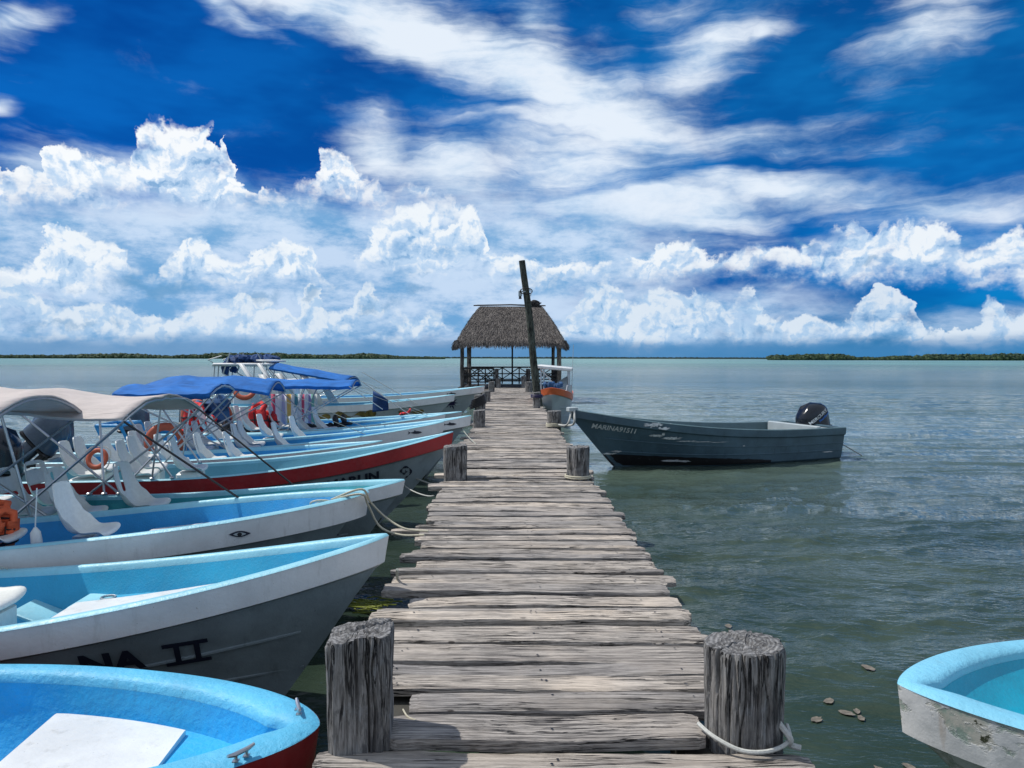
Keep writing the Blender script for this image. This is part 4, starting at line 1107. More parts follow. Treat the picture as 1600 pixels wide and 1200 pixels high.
# lettering and painted marks (left boats: seen side is +y)
def ell(u, z, a, b, n=20, rot=0.): return [(u+a*math.cos(t)*math.cos(rot)-b*math.sin(t)*math.sin(rot), z+a*math.cos(t)*math.sin(rot)+b*math.sin(t)*math.cos(rot)) for t in [2*PI*k/n for k in range(n)]]
def eye(b, u, z):
    lens = [(u-.085+.17*k/10, z+.026*math.sin(PI*k/10)) for k in range(11)]+[(u+.085-.17*k/10, z-.026*math.sin(PI*k/10)) for k in range(1, 10)]
    b.decal('eye_outline', [lens], 'letter', 1, .006, True)
    b.decal('eye_white', [[(u-.05+.1*k/6, z+.016*math.sin(PI*k/6)) for k in range(7)]+[(u+.05-.1*k/6, z-.016*math.sin(PI*k/6)) for k in range(1, 6)]], 'hullgrey', 1, .010, True)
    b.decal('pupil', [ell(u, z, .018, .016, 12)], 'black', 1, .013, True)
eye(Cb, 1.0, Cb.g(1.0)-.12)
def fish(b, u, z, L=.26, m='letter'):
    body = [(u-L*.5+L*k/10, z+L*.12*math.sin(PI*(k/10)**.8)) for k in range(11)]+[(u+L*.5-L*k/10, z-L*.10*math.sin(PI*(1-k/10)**.8)) for k in range(1, 10)]
    tail = [(u+L*.42, z), (u+L*.66, z+L*.15), (u+L*.58, z), (u+L*.66, z-L*.13)]
    fin = [(u-L*.05, z+L*.09), (u+L*.12, z+L*.22), (u+L*.18, z+L*.07)]
    b.decal('fish_mark', [body, tail, fin], m, 1, .006, True)
fish(E1, .52, E1.g(.52)-.10, .22); fish(E2, .40, E2.g(.40)-.10, .22)
fish(G2, 1.2, G2.g(1.2)-.13, .3)
# feathered mural on C2: a fan of dark strokes
def strokes(b, u, z, n, rad, a0, a1, m, name, wdt=.028, seed=1):
    rng = random.Random(seed); pl = []
    for k in range(n):
        a = a0+(a1-a0)*k/(n-1); r0 = rad*.25; r1 = rad*rng.uniform(.8, 1.1)
        p0 = (u+r0*math.cos(a), z+r0*math.sin(a)); p1 = (u+r1*math.cos(a), z+r1*math.sin(a)); nx, nz = -math.sin(a)*wdt, math.cos(a)*wdt
        pl.append([(p0[0]-nx, p0[1]-nz), (p0[0]+nx, p0[1]+nz), (p1[0], p1[1])])
    pl.append(ell(u, z, rad*.45, rad*.32, 14, .6)); return b.decal(name, pl, m, 1)
strokes(C2, .98, .62, 12, .24, R(190), R(400), 'ink', 'feather_mark', .03, 3)
strokes(C2, .74, .60, 7, .12, R(200), R(380), 'ink', 'feather_mark', .02, 4)
C2.decal('orange_mark', [ell(1.9, .50, .20, .07, 16, .1), ell(1.6, .47, .12, .05, 12)], 'rust', 1)
# spiral and name on D
hull_text(D, 'MARLIN', 1.80, .575, .175, 1, 'letter', -1, slope=.15, bold=.007, sx=1.15)
pts = [(.0+ (.012+.0135*t)*math.cos(-t+1.), (.012+.0135*t)*math.sin(-t+1.)) for t in [k*.35 for k in range(26)]]
pl = []
for k in range(len(pts)-1):
    (x0, z0), (x1, z1) = pts[k], pts[k+1]; dx, dz = x1-x0, z1-z0; l_ = math.hypot(dx, dz)+1e-6; nx, nz = -dz/l_*.018, dx/l_*.018
    pl.append([(.72-x0*.8-nx, .755+z0*.75-nz), (.72-x0*.8+nx, .755+z0*.75+nz), (.72-x1*.8+nx, .755+z1*.75+nz), (.72-x1*.8-nx, .755+z1*.75-nz)])
D.decal('spiral_mark', pl, 'letter', 1)
# murals on G and G2
def creature(b, u, z, sc, m='ochre'):
    body = [(u+sc*(.0+.11*k), z+sc*(.10*math.sin(k*.9)+.12)) for k in range(11)]+[(u+sc*(1.1-.11*k), z-sc*(.04+.12*math.sin(k*.7))) for k in range(1, 10)]
    head = ell(u-sc*.12, z+sc*.12, sc*.2, sc*.14, 14, -.3); ring = []
    b.decal('creature_mural', [body, head, ell(u+sc*.3, z-sc*.16, sc*.16, sc*.05, 10, .5), ell(u+sc*.75, z-sc*.16, sc*.18, sc*.06, 10, -.4)], m, 1)
creature(G, 1.15, .60, .55); creature(G, 2.7, .52, .9); creature(G, 4.1, .42, .8, 'ochre')
G.decal('dark_mural', [ell(3.2, .30, .45, .09, 16), ell(4.4, .28, .5, .08, 16), ell(5.1, .35, .3, .1, 12)], 'letter', 1)
strokes(G2, 2.2, .62, 9, .35, R(150), R(380), 'ochre', 'creature_mural', .05, 8); strokes(G2, 1.25, .72, 8, .28, R(150), R(380), 'ink', 'dark_mural', .05, 9)

# seats
for u, y, st, pd in ((2.42, .10, 'plain', 'pole'), (3.12, .28, 'plain', 'pole'), (3.9, -.25, 'plain', 'pole')): add_seat(Cb, u, y, .885, st, pd, sc=.86)
for u, y, st in ((3.9, .27, 'bars'), (3.95, -.29, 'bars'), (4.75, .27, 'bars'), (4.8, -.29, 'bars'), (3.4, .22, 'slot'), (2.95, -.25, 'slot'), (5.6, .25, 'bars')): add_seat(C2, u, y, .78, st, 'box', sc=.94)
for u, y, st in ((4.3, .3, 'plain'), (4.35, -.3, 'plain'), (5.0, .3, 'plain'), (5.05, -.3, 'plain'), (3.75, -.1, 'slot')): add_seat(D, u, y, .82, st, 'box', sc=.92)
for u, y, st in ((2.35, -.1, 'slot'), (2.75, .1, 'slot'), (3.3, .25, 'slot'), (3.9, -.3, 'plain'), (4.1, .3, 'plain')): add_seat(E0, u, y, .74, st, 'box', sc=.88)
for u, y, st in ((2.85, .1, 'slot'), (3.5, .3, 'slot'), (3.55, -.35, 'plain'), (4.3, .3, 'slot'), (4.35, -.35, 'plain'), (5.1, .3, 'plain'), (5.15, -.3, 'plain')): add_seat(E1, u, y, .79, st, 'box', sc=.88)
for u, y in ((2.60, .28), (2.95, .45), (3.65, -.25), (4.1, .35), (4.4, -.3), (5.0, .3), (5.2, -.3)): add_seat(F1, u, y, .84, 'plain', 'box', sc=.98)
for u, y in ((3.3, .25), (4.1, -.3), (4.9, .25)): add_seat(E2, u, y, .80, 'plain', 'box', sc=.9)
for u in (4.4, 5.4): add_seat(G, u, .3, .95, 'plain', 'box')

# canopies
add_canopy(Cb, 2.85, 5.4, 1.93, 2.12, .80, 'beige', 3, base=3.9, sag=.05, slope=.12, seed=1, spread=.5, strap=None, tube='alu', valance=.03)
add_canopy(C2, 2.55, 4.95, 1.89, 2.07, .84, 'beige', 3, base=3.6, sag=.06, slope=.15, strap_u=1.15, seed=2, spread=.35, valance=.02)
add_canopy(D, 3.25, 4.45, 1.93, 2.02, .80, 'royal', 3, base=4.0, sag=.03, seed=3, spread=.5, valance=.07, strap=None)
add_canopy(E1, 3.0, 5.35, 1.88, 2.07, .74, 'royal', 4, base=4.2, sag=.03, front_drop=.10, back_drop=.2, seed=4, spread=.9, valance=.04, tube='alu', strap='grope', strap_r=.005)
add_canopy(F1, 1.95, 3.9, 1.80, 1.92, .80, 'royal', 3, base=3.3, sag=.02, seed=5, spread=.5, slope=.02, valance=.06, tube='alu', strap='grope', strap_r=.005)
add_canopy(G, 3.3, 5.75, 1.86, 2.00, .90, 'royal', 3, base=4.9, sag=.02, slope=.42, seed=6, spread=.5, valance=.05, tube='alu', strap='grope', strap_r=.005)
# white arch and stripe on G
mb = MB()
for y in (-.8, .8): mb.grid([[G.l(6.6+dx-.9*t, y, 1.9+.3-1.3*t), G.l(6.75+dx-.9*t, y, 1.9+.3-1.3*t)] for t in (0, 1) for dx in (0,)])
for y in (-.8, .8):
    for u0, u1 in ((5.9, 5.3), (4.6, 4.0)):
        mb.add([G.l(u0, y, 1.86), G.l(u0+.22, y, 1.86), G.l(u1+.28, y, .9), G.l(u1, y, .9)], [(0, 1, 2, 3)])
mb.add([G.l(5.78, -.9, 2.27), G.l(6.15, -.9, 2.3), G.l(6.15, .9, 2.3), G.l(5.78, .9, 2.27)], [(0, 1, 2, 3)])
mb.build('arch', 'white', G.root, solid=.05)
# hard top and folded canvas on G2
mb = MB(); mb.box(G2.l(8.9, 0, 2.14), (2.0, 1.7, .10), bev=.03); mb.build('hard_top', 'white', G2.root)
mb = MB()
for u in (8.1, 9.85):
    mb.tube([G2.l(u+.1, -.75, .9), G2.l(u, -.75, 2.10), G2.l(u, .75, 2.10), G2.l(u+.1, .75, .9)], .025, 6)
for y in (-.75, .75):
    mb.tube([G2.l(8.0, y, 2.09), G2.l(9.95, y, 2.09)], .025, 6)
    for u in (8.4, 9.7): mb.tube([G2.l(u, y, 2.12), G2.l(u+.1, y, .9)], .025, 6)
    mb.tube([G2.l(9.9, y, 2.2), G2.l(10.1, y, 2.3), G2.l(9.6, y, 2.45)], .02, 6); mb.tube([G2.l(7.2, y, 1.0), G2.l(8.1, y, 2.2), G2.l(8.3, y, 2.55)], .02, 6); mb.tube([G2.l(9.3, y, 2.55), G2.l(9.55, y, 1.8), G2.l(9.2, y, 1.6)], .03, 6)
mb.build('top_frame', 'hullgrey', G2.root)
mb = MB(); rng = random.Random(3)
for k in range(16): mb.blob(G2.l(7.95+.105*k, rng.uniform(-.4, .4), 2.30+rng.uniform(-.03, .06)), (.17, .42, .13+.04*rng.random()), 6, .55, k)
for k in range(5): mb.blob(G2.l(9.5+rng.uniform(-.1, .1), rng.uniform(-.5, .5), 2.12-.06*k), (.12, .2, .14), 6, .6, k+30)
mb.build('folded_canvas', 'navy', G2.root)
mb = MB(); mb.box(G2.l(7.4, 0, 1.25), (.7, .8, .7), bev=.05); mb.build('console', 'white', G2.root)
mb = MB(); mb.box(G.l(6.8, 0, 1.15), (.6, .8, .6), bev=.05); mb.build('console', 'white', G.root)

# outboards on the left boats
add_outboard(D, 'black', R(8), None, 0, 1.0, du=.1)
add_outboard(E0, 'grey', R(48), None, .0, 1.0, du=.1, zoff=.15)
add_outboard(E1, 'grey', R(6), ('YAMAHA', .10, 'wletter', 0), 0, 1.15, du=.15, side=1)
add_outboard(F1, 'grey', R(4), None, .2, 1.05, du=.12); add_outboard(F2, 'black', R(4), None, .2, 1.05, du=.0)

# small window frame on E1
mb = MB(); mb.tube([E1.l(5.75, .5, .80), E1.l(5.95, .45, 1.22), E1.l(5.95, -.45, 1.22), E1.l(5.75, -.5, .80)], .03, 6); mb.tube([E1.l(5.35, .5, .80), E1.l(5.55, .45, 1.22), E1.l(5.95, .45, 1.22)], .03, 6); mb.tube([E1.l(5.35, -.5, .80), E1.l(5.55, -.45, 1.22), E1.l(5.95, -.45, 1.22)], .03, 6)
mb.tube([E1.l(5.55, .45, 1.22), E1.l(5.55, -.45, 1.22)], .03, 6); mb.build('windscreen_frame', 'blue', E1.root)

# ---- R : lower right boat
Rb = Boat((1.985, 3.893, -.05, .83, .74, .70, 1.5, 1.966, .80, 1.4), L=5.0, label='round bowed boat at lower right, chipped white outside, pale blue rim and aqua inside', cat='boat',
          band=None or 'white', hull='white', inner='aqua', rim='rimR', hb=.26, rw=.115, rake=.55, rake2=.12, zf=.44, foredeck=None, nx=80, wl=.80, pinch=.2, strakes=False)
def chipmat():
    m, h, p = mat('chipped_white_paint'); v = objc(h)
    n = h.noise(h.map(v, sc=(1, 1, 1.2)), 3.2, 8, .68, .3); n2 = h.noise(v, 7, 7, .7); q = h.xyz(v)
    band = h.ss(q[2], .46, .70)
    near = h.ss(q[0], -2.5, -1.3, 1., 0.)
    k = h.ss(h.m('ADD', n, h.m('ADD', h.m('MULTIPLY', band, .11), h.m('MULTIPLY', near, .06))), .60, .66)
    c = h.mix(h.ss(n2, .3, .7), (.52, .54, .54), (.74, .75, .74))
    c = h.mix(h.m('MULTIPLY', k, .72), c, h.mix(h.ss(n2, .42, .56), (.16, .27, .20), (.42, .41, .33)))
    c = h.mix(h.ss(h.m('ADD', n2, h.m('MULTIPLY', k, .12)), .73, .77), c, (.05, .055, .03))
    c = h.mix(h.m('MULTIPLY', h.ss(h.noise(h.map(v, sc=(6, 6, .7)), 2.2, 6, .6), .58, .75), .45), c, (.36, .26, .17))
    h.put(p.inputs['Base Color'], c); p.inputs['Roughness'].default_value = .45
    h.put(p.inputs['Normal'], h.bump(h.m('ADD', h.m('MULTIPLY', k, -.6), n2), .8, .006)); return m
M['chip'] = chipmat(); Rb.band.data.materials[0] = M['chip']; Rb.hull.data.materials[0] = M['chip']
mb = MB(); rows = []
for i in range(20):
    u = .62+4.2*i/19; y = Rb.iw(u, .46)-.03; rows.append([Rb.l(u, -y, .455), Rb.l(u, 0, .455), Rb.l(u, y, .455)])
mb.grid(rows); mb.build('floor', 'aquafloor', Rb.root)

# ---- M : slate blue boat on the right
Mb = Boat((1.266, 16.82, .381, 1.08, 1.283, .74, 3.41, 2.1, .93, 5.8), L=6.95, label='long slate blue boat with peeling paint and a black outboard, moored right of the jetty', cat='boat',
          band='slate', hull='slate', inner='slatelight', rim='slatelight', hb=.17, rw=.06, rake=1.05, rake2=.05, zf=.22, foredeck=(.3, 1.9, .12), nx=70, wl=.86, pinch=.3)
hull_text(Mb, 'MARINA91511', .46, .862, .150, -1, 'wletter', 1, slope=-.13, bold=.003, sx=.95)
mb = MB()
for side in (-1,):       # black bottom paint, worn edge
    rr = []
    for i in range(60):
        row = []
        for k in range(5):
            u0 = .70; zt = lambda u: .24*(1-max(0, (u-.7))/4.2)**.7+.02+.02*noise.noise(Vector((u*6, 0, 0)))
            f = k/4; st = Mb.stem(.25*(1-f))+.015; u = st+(4.75-st)*i/59; z = zt(u)*(1-f)-.02*f
            row.append(Mb.hp(u, z, side)+Vector((0, side*.012, 0)))
        rr.append(row)
    mb.grid(rr)
mb.build('bottom_paint', 'antifoul', Mb.root)
def patches(b, spec, m, side, band=False, name='bare_patch', seed=1):
    pl = []
    for j, (u, z, a, c) in enumerate(spec):
        pl.append([(u+a*math.cos(t)*(1+1.1*noise.noise(Vector((math.cos(t)*5, math.sin(t)*5, j+seed)))), z+c*math.sin(t)*(1+1.6*noise.noise(Vector((math.cos(t)*7, math.sin(t)*7, j+seed+9))))) for t in [2*PI*k/48 for k in range(48)]])
    return b.decal(name, pl, m, side, .017, band)
patches(Mb, [(1.62, Mb.g(1.62)-.07, .17, .045), (1.85, Mb.g(1.85)-.12, .12, .028)], 'wletter', -1, True)
patches(Mb, [(1.75, .70, .13, .025), (2.1, .64, .16, .03), (2.45, .57, .20, .010), (2.8, .55, .22, .006), (3.2, .53, .2, .005), (1.9, .73, .03, .03), (2.3, .10, .2, .022), (2.55, .09, .12, .02), (6.45, .16, .16, .012), (3.9, .42, .03, .01), (1.1, .32, .10, .02), (.95, .26, .12, .02)], 'wletter', -1, seed=4)
add_outboard(Mb, 'black', R(14), ('MERCURY', .098, 'wletter', R(27)), .25, 1.45, du=.08, side=-1, zoff=-.17)
mo_ = [c for c in Mb.root.children if c.name.startswith('outboard')][0]; mo_.scale = (1.55, 1.4, 1.08)
mob = [c for c in Mb.root.children if c.name.startswith('outboard')][0]
vs, fs = text_geo('FourStroke', .07, .2, .003)
mb = MB(); out = []
for x, y, _ in vs:
    xx, zz = x-.06, y-.10; r_ = R(27); X = xx*math.cos(r_)-zz*math.sin(r_); Z = xx*math.sin(r_)+zz*math.cos(r_)+.11
    q = clamp(abs(X)/.3, 0, .98); out.append((X, -(.2*(1-q**2.78)**.36+.006), Z))
mb.add(out, fs); mb.build('lettering', 'bletter', mob, smooth=False)
mb = MB(); mb.box(Mb.l(6.2, 0, .5), (.12, 1.75, .55), bev=.02); mb.build('motor_well', 'hullgrey', Mb.root)
mb = MB(); mb.box(Mb.l(6.6, 0, .66), (.62, 1.75, .05), bev=.015); mb.build('stern_deck', 'hullgrey', Mb.root)
mb = MB(); mb.box(Mb.l(5.0, 0, .48), (.3, 1.85, .05), bev=.01); mb.box(Mb.l(3.2, 0, .52), (.3, 1.85, .05), bev=.01); mb.build('thwart', 'slatelight', Mb.root)
mb = MB(); mb.box(Mb.l(.06, 0, 1.27), (.22, .16, .10), bev=.015); mb.build('bow_block', 'hullgrey', Mb.root)
mb = MB(); mb.tube([Mb.l(6.95, -.5, .42), Mb.l(7.15, -.55, .30)], .04, 8); mb.tube([Mb.l(7.05, -.52, .38), Mb.l(7.75, -.7, -.02)], .014, 6); mb.build('stern_strut', 'alu', Mb.root)

# ---- O : orange banded boat beyond the pole
O = Boat((1.36, 26.3, 1.47, .66, 1.38, 1.02, 1.6, 2.0, .62, 3.2), L=6.2, name='cabin_boat', label='white boat with an orange gunwale band and white roof, bow on, beyond the leaning pole', cat='boat',
         band='orange', hull='hullgrey', inner='hullgrey', rim='orange', hb=.22, rw=.07, rake=.7, rake2=.03, zf=.3, foredeck=(.2, 2.0, .10), nx=40)
mb = MB(); mb.grid([[O.l(1.9, -.48, 1.12), O.l(1.9, .05, 1.12)], [O.l(2.1, -.46, 1.72), O.l(2.15, -.1, 1.5)]]); mb.grid([[O.l(1.9, -.48, 1.12), O.l(3.0, -.52, 1.05)], [O.l(2.1, -.46, 1.72), O.l(3.0, -.5, 1.72)]]); mb.build('windscreen', 'skirt', O.root, solid=.02)
mb = MB(); mb.box(O.l(3.0, .0, 2.02), (2.2, 1.3, .13), rot=Matrix.Rotation(R(5), 3, 'X'), bev=.03); mb.build('roof', 'white', O.root)
for y in (-.5, .5):
    for u in (2.1, 3.9): mb = MB(); mb.tube([O.l(u, y, 2.0), O.l(u, y, 1.0)], .03, 6); mb.build('roof_post', 'metal', O.root)
mb = MB(); mb.tube([O.l(2.0, .48, 1.95), O.l(2.1, -.2, 1.2)], .02, 6); mb.build('roof_brace', 'metal', O.root)
mb = MB(); pr = [O.l(u, -O.hw(u)+.04, 1.45-.02*u) for u in (.8, 1.3, 1.9, 2.6)]; mb.tube([O.l(.7, -O.hw(.7)+.04, O.g(.7))]+pr+[O.l(2.8, -O.hw(2.8)+.04, O.g(2.8))], .016, 6)
for p in pr: mb.tube([p, (p.x, p.y, 1.05)], .012, 5)
mb.build('guard_rail', 'metal', O.root)
mb = MB(); mb.tube([O.l(2.6, -.62, 1.0), O.l(2.6, -.68, 2.9)], .010, 5); mb.build('antenna', 'hullgrey', O.root)
mb = MB()
for k in range(9): mb.blob(O.l(1.4+.3*random.random(), -.25+.07*k, 1.36+.08*random.random()), (.10, .09, .10), 5, .6, k)
bd = mb.build('bundle', 'bluebag'); bd.matrix_world = O.root.matrix_basis.copy(); tag(bd, 'dark heap of cloth and gear on the foredeck of the orange banded boat', 'gear bundle')

# ------------------------------------------------------------------ loose things
def vest(pos, rz, m, label, pieces=5, sc=1., group='life jackets', rx=0., seed=0):
    o = empty('life_jacket', pos, rz, label, 'life jacket', group); o.rotation_euler = (rx, 0, rz); rng = random.Random(seed)
    mb = MB()
    for sx in (-1, 1):
        rows = []
        for i in range(11):
            t = i/10; row = []
            for j in range(16):
                a = 2*PI*j/16; wx = .105*(1-.25*max(0, t-.6)/.4); th = .045*(1+.25*abs(math.sin(t*PI*3)))*min(1, t*8+.3)*min(1, (1-t)*8+.3)
                q = Vector((sx*(.115-.02*t)+wx*math.copysign(abs(math.cos(a))**.7, math.cos(a)), th*math.copysign(abs(math.sin(a))**.7, math.sin(a)), t*.5-.25))
                q += Vector((.02*noise.noise(q*7+Vector((seed, 0, 0))), .04*noise.noise(q*6+Vector((0, seed, 0))), 0)); row.append(q*sc)
            rows.append(row)
        mb.grid(rows, True)
    mb.tube([Vector(p)*sc for p in ((-.10, 0, .2), (-.12, .09, .30), (0, .15, .33), (.12, .09, .30), (.10, 0, .2))], .055*sc, 8)
    mb.build('padding', m, o, ang=60)
    mb = MB()
    for z in (-.12, .05): mb.tube([Vector((.235*math.cos(t), .062*math.sin(t)*1.25, z+.01*math.sin(3*t)))*sc for t in [k*PI/10 for k in range(21)]], .016*sc, 5)
    mb.box(Vector((0, -.08, -.12))*sc, (.05*sc, .02*sc, .04*sc), bev=.004); mb.tube([Vector((-.03, -.06, .2))*sc, Vector((-.01, -.09, -.02))*sc, Vector((-.04, -.08, -.25))*sc], .012*sc, 5)
    mb.build('strap', 'black', o)
    return o
def ring(pos, r, t, rot, label, group='orange lifebuoys'):
    o = empty('lifebuoy', pos, 0, label, 'lifebuoy', group); o.rotation_euler = rot
    mb = MB(); n = 36; mb.grid([[((r+t*math.cos(b))*math.cos(a), (r+t*math.cos(b))*math.sin(a), t*.8*math.sin(b)) for b in [2*PI*k/12 for k in range(12)]] for a in [2*PI*k/n for k in range(n+1)]], True)
    mb.build('ring', 'buoy', o)
    mb = MB(); mb.tube([((r+t+.012+.03*abs(math.sin(2*a)))*math.cos(a), (r+t+.012+.03*abs(math.sin(2*a)))*math.sin(a), 0) for a in [2*PI*k/48 for k in range(49)]], .009, 5); mb.build('grab_line', 'ropewhite', o)
    return o
p = atY(-4, 818, 6.5); vest(p, R(25), 'orangejacket', 'bright orange life jacket with black straps on a seat at the left edge', sc=.55, rx=R(-18), seed=1)
p = atY(-8, 842, 6.4); vest(p+Vector((0,.1,0)), R(60), 'orangejacket', 'orange life jacket lying below the first one at the left edge', sc=.6, rx=R(30), seed=2)
p = atY(304, 657, 16.6); vest(p, R(20), 'redjacket', 'bright red life jacket hung over a white seat under the blue canopy', sc=1.1, rx=R(-10), seed=3)
p = atY(318, 668, 16.7); vest(p, R(70), 'redjacket', 'red life jacket crumpled on the seat beside the blue bundle', sc=.9, rx=R(70), seed=4)
p = atY(404, 660, 16.9); vest(p, R(-20), 'redjacket', 'red and black life jacket standing between white seats, left of the striped towel', sc=1.15, rx=R(10), seed=5)
p = atY(421, 664, 17.0); vest(p, R(30), 'redjacket', 'red life jacket leaning against the towel side of the seats', sc=.95, rx=R(-20), seed=6)
p = atY(292, 673, 16.5); vest(p, R(80), 'redjacket', 'small patch of red life jacket low behind the first white seat', sc=.6, rx=R(80), seed=7)
p = atY(632, 646, 17.6); vest(p, R(90), 'redjacket', 'small red jacket beside dark shoes on the bow of the bright blue lined boat', sc=.45, rx=R(80), seed=8)
p = atY(258, 692, 13.2); ring(p, .27, .07, (R(82), 0, R(12)), 'faded orange lifebuoy leaning among the grey white seats in the middle')
p = atY(305, 648, 17.5); ring(p, .28, .07, (R(80), 0, R(-10)), 'orange lifebuoy left of the blue bundle under the blue canopy')
p = atY(338, 652, 17.6); ring(p, .30, .06, (R(85), 0, R(10)), 'orange lifebuoy behind the blue cloth bundle')
p = atY(382, 611, 24.0); ring(p, .27, .08, (R(55), 0, R(20)), 'lifebuoy seen under the edge of the blue canopy beyond the towel')
p = atY(152, 718, 10.6); ring(p, .12, .035, (R(70), 0, 0), 'small red and white lifebuoy between the beige canopy poles')
# blue bundle
mb = MB()
for k in range(12): mb.blob((.34*math.sin(k*1.9)*.6, .1*math.cos(k), -.22+.05*k), (.19, .16, .14), 7, .7, k*3)
o = mb.build('cloth_bundle', 'bluebag'); o.location = atY(333, 652, 17.2); tag(o, 'blue bundle of wet cloth hanging under the blue canopy', 'bundle')
mb = MB()
for k in range(5): mb.blob((.10*k, .03*math.sin(k*2), .05*math.cos(k)), (.13, .10, .13), 7, .7, k*5+2)
o = mb.build('cloth_bundle', 'black'); o.location = atY(352, 672, 16.4); tag(o, 'dark bundle tucked behind a white seat next to the blue one', 'bundle')
# towels
def stripes():
    m, h, p = mat('striped_towel_cloth'); v = objc(h); q = h.xyz(v)
    r = h.n('ShaderNodeValToRGB'); r.color_ramp.interpolation = 'CONSTANT'; el = r.color_ramp.elements
    cs = [(0, (.45, .06, .12)), (.09, (.6, .6, .66)), (.22, (.42, .42, .6)), (.30, (.66, .66, .66)), (.34, (.60, .40, .12)), (.44, (.7, .7, .7)), (.50, (.10, .30, .36)), (.58, (.6, .62, .66)), (.66, (.5, .08, .15)), (.73, (.68, .66, .7)), (.80, (.30, .28, .5)), (.86, (.18, .42, .34)), (.93, (.6, .65, .62))]
    el[0].position = 0; el[0].color = cs[0][1]+(1,); el[1].position = cs[1][0]; el[1].color = cs[1][1]+(1,)
    for a, c in cs[2:]:
        e = el.new(a); e.color = c+(1,)
    h.put(r.inputs[0], h.m('ADD', h.m('MULTIPLY', q[0], .93), .5)); h.put(p.inputs['Base Color'], r.outputs[0]); p.inputs['Roughness'].default_value = .9
    return m
M['towel'] = stripes()
mb = MB(); mb.grid([[(x*.55, .035*math.sin(x*11+z)+.02*math.sin(x*23), z*(.40)) for x in [k/20-1 for k in range(41)]] for z in [1, .5, 0, -.5, -1]])
o = mb.build('striped_towel', 'towel', solid=.008); o.location = atY(460, 643, 17.9); tag(o, 'striped beach towel in red, ochre and teal hung up behind the white seats', 'towel')
# dark flag
mb = MB(); fl = [(0, 0), (.30, -.22), (.29, -.30), (.24, -.50), (.16, -.48), (-.02, -.42), (-.12, -.50)]
mb.grid([[(-.15+.02*t, .02*math.sin(t*3), -.6+t*.6+.0), (.12+.18*1, .05*math.sin(t*4+1), -.55+t*.33)] for t in [k/8 for k in range(9)]])
o = mb.build('dark_cloth', 'navy', solid=.01); o.location = atY(590, 611, 21.5); tag(o, 'dark navy cloth hanging from a line at the bow of the muraled boat', 'flag')
# dark shoes / fins
for i, (px, py) in enumerate(((525, 657), (537, 656))):
    mb = MB(); mb.blob((0, 0, .0), (.07, .05, .12), 8, .3, i, rot=Matrix.Rotation(R(-15), 3, 'Y')); mb.blob((.09, 0, -.09), (.12, .05, .04), 8, .2, i+5)
    o = mb.build('rubber_boot', 'black'); o.location = atY(px, py, 17.2); tag(o, ['left one of two black rubber boots on the bow of the bright blue lined boat', 'right one of two black rubber boots on the bow of the bright blue lined boat'][i], 'boot', 'black boots')
mb = MB()
for k in range(12): mb.blob((-.45+.09*k, .0, .02*math.sin(k)), (.09, .1, .07), 5, .7, k)
o = mb.build('net_heap', 'black'); o.location = atY(497, 668, 17.2); tag(o, 'low black heap of net in front of the striped towel', 'net')
# fender in C
mb = MB(); mb.tube([(0, 0, .12), (0, 0, .08), (.01, 0, 0), (.0, 0, -.08), (0, 0, -.11)], [.012, .04, .045, .04, .015], 10); mb.tube([(0, 0, .12), (.02, 0, .45)], .006, 5)
o = mb.build('fender', 'seat'); o.location = atY(56, 848, 6.35); tag(o, 'small white fender hanging on a line inside the eye boat', 'fender')
# ropes
rope('mooring_rope', [Cb.w(.32, .16, 1.14), Cb.w(.05, .22, 1.24), Cb.w(-.02, .10, 1.10), (-1.16, 7.05, .92), (-.98, 7.0, .83), (-.76, 6.95, .82)], .010, 'rope', 'doubled pale green rope from the eye boat bow down to the jetty, outer strand')
rope('mooring_rope', [Cb.w(.32, .16, 1.14), Cb.w(.05, .24, 1.20), Cb.w(.0, .12, 1.08), (-1.20, 6.95, .86), (-1.0, 6.88, .80), (-.78, 6.8, .82)], .010, 'rope', 'doubled pale green rope from the eye boat bow down to the jetty, inner strand')
mb = MB()
for k in range(3): mb.tube([Cb.w(.34+.11*math.cos(t)+.03*k, .10+.09*math.sin(t), Cb.g(.3)-.10+.02*k+.05*math.sin(t)) for t in [i*PI/8 for i in range(17)]], .010, 6)
tag(mb.build('rope_knot', 'rope'), 'knot of pale rope round the bow cleat of the eye boat', 'rope')
rope('mooring_rope', [(-.80, 5.32, .92), (-.86, 5.75, .74)], .010, 'grope', 'short rope from the bow of the second boat to the jetty edge', sag=.05)
rope('mooring_rope', [D.w(.75, 0, .55), (-.95, 9.3, .72)], .008, 'ropewhite', 'thin white line from the red banded boat to the jetty', sag=.05)
rope('mooring_rope', [D.w(.55, .02, .62), (-1.0, 10.6, .62), (-.85, 10.2, .80)], .012, 'grope', 'slack grey rope behind the second left post')
rope('mooring_rope', [(-1.05, 10.9, .55), (-1.02, 10.8, .2), (-.98, 10.5, .15), (-.96, 10.3, .6)], .012, 'grope', 'loop of grey rope hanging beside the second left post')
rope('mooring_rope', [E2.w(.2, 0, 1.0), (-.66, 14.2, .80)], .010, 'grope', 'short rope from the furthest reaching fish boat to the jetty', sag=.03)
rope('mooring_rope', [(-.62, 18.2, .86), (-.95, 19.5, .8), F2.w(.1, 0, 1.1)], .010, 'grope', 'grey rope from the third left post back to the boats')
rx_, ry_ = posts[1].location.x, posts[1].location.y
rope('mooring_rope', [(rx_-.20, ry_-.02, DZ+.03), (rx_-.155, ry_-.12, DZ+.02), (rx_-.06, ry_-.18, DZ-.005), (rx_+.05, ry_-.185, DZ-.004), (rx_+.15, ry_-.13, DZ+.01), (rx_+.17, ry_-.05, DZ+.04)], .009, 'ropewhite', 'white rope looped round the foot of the near right post')
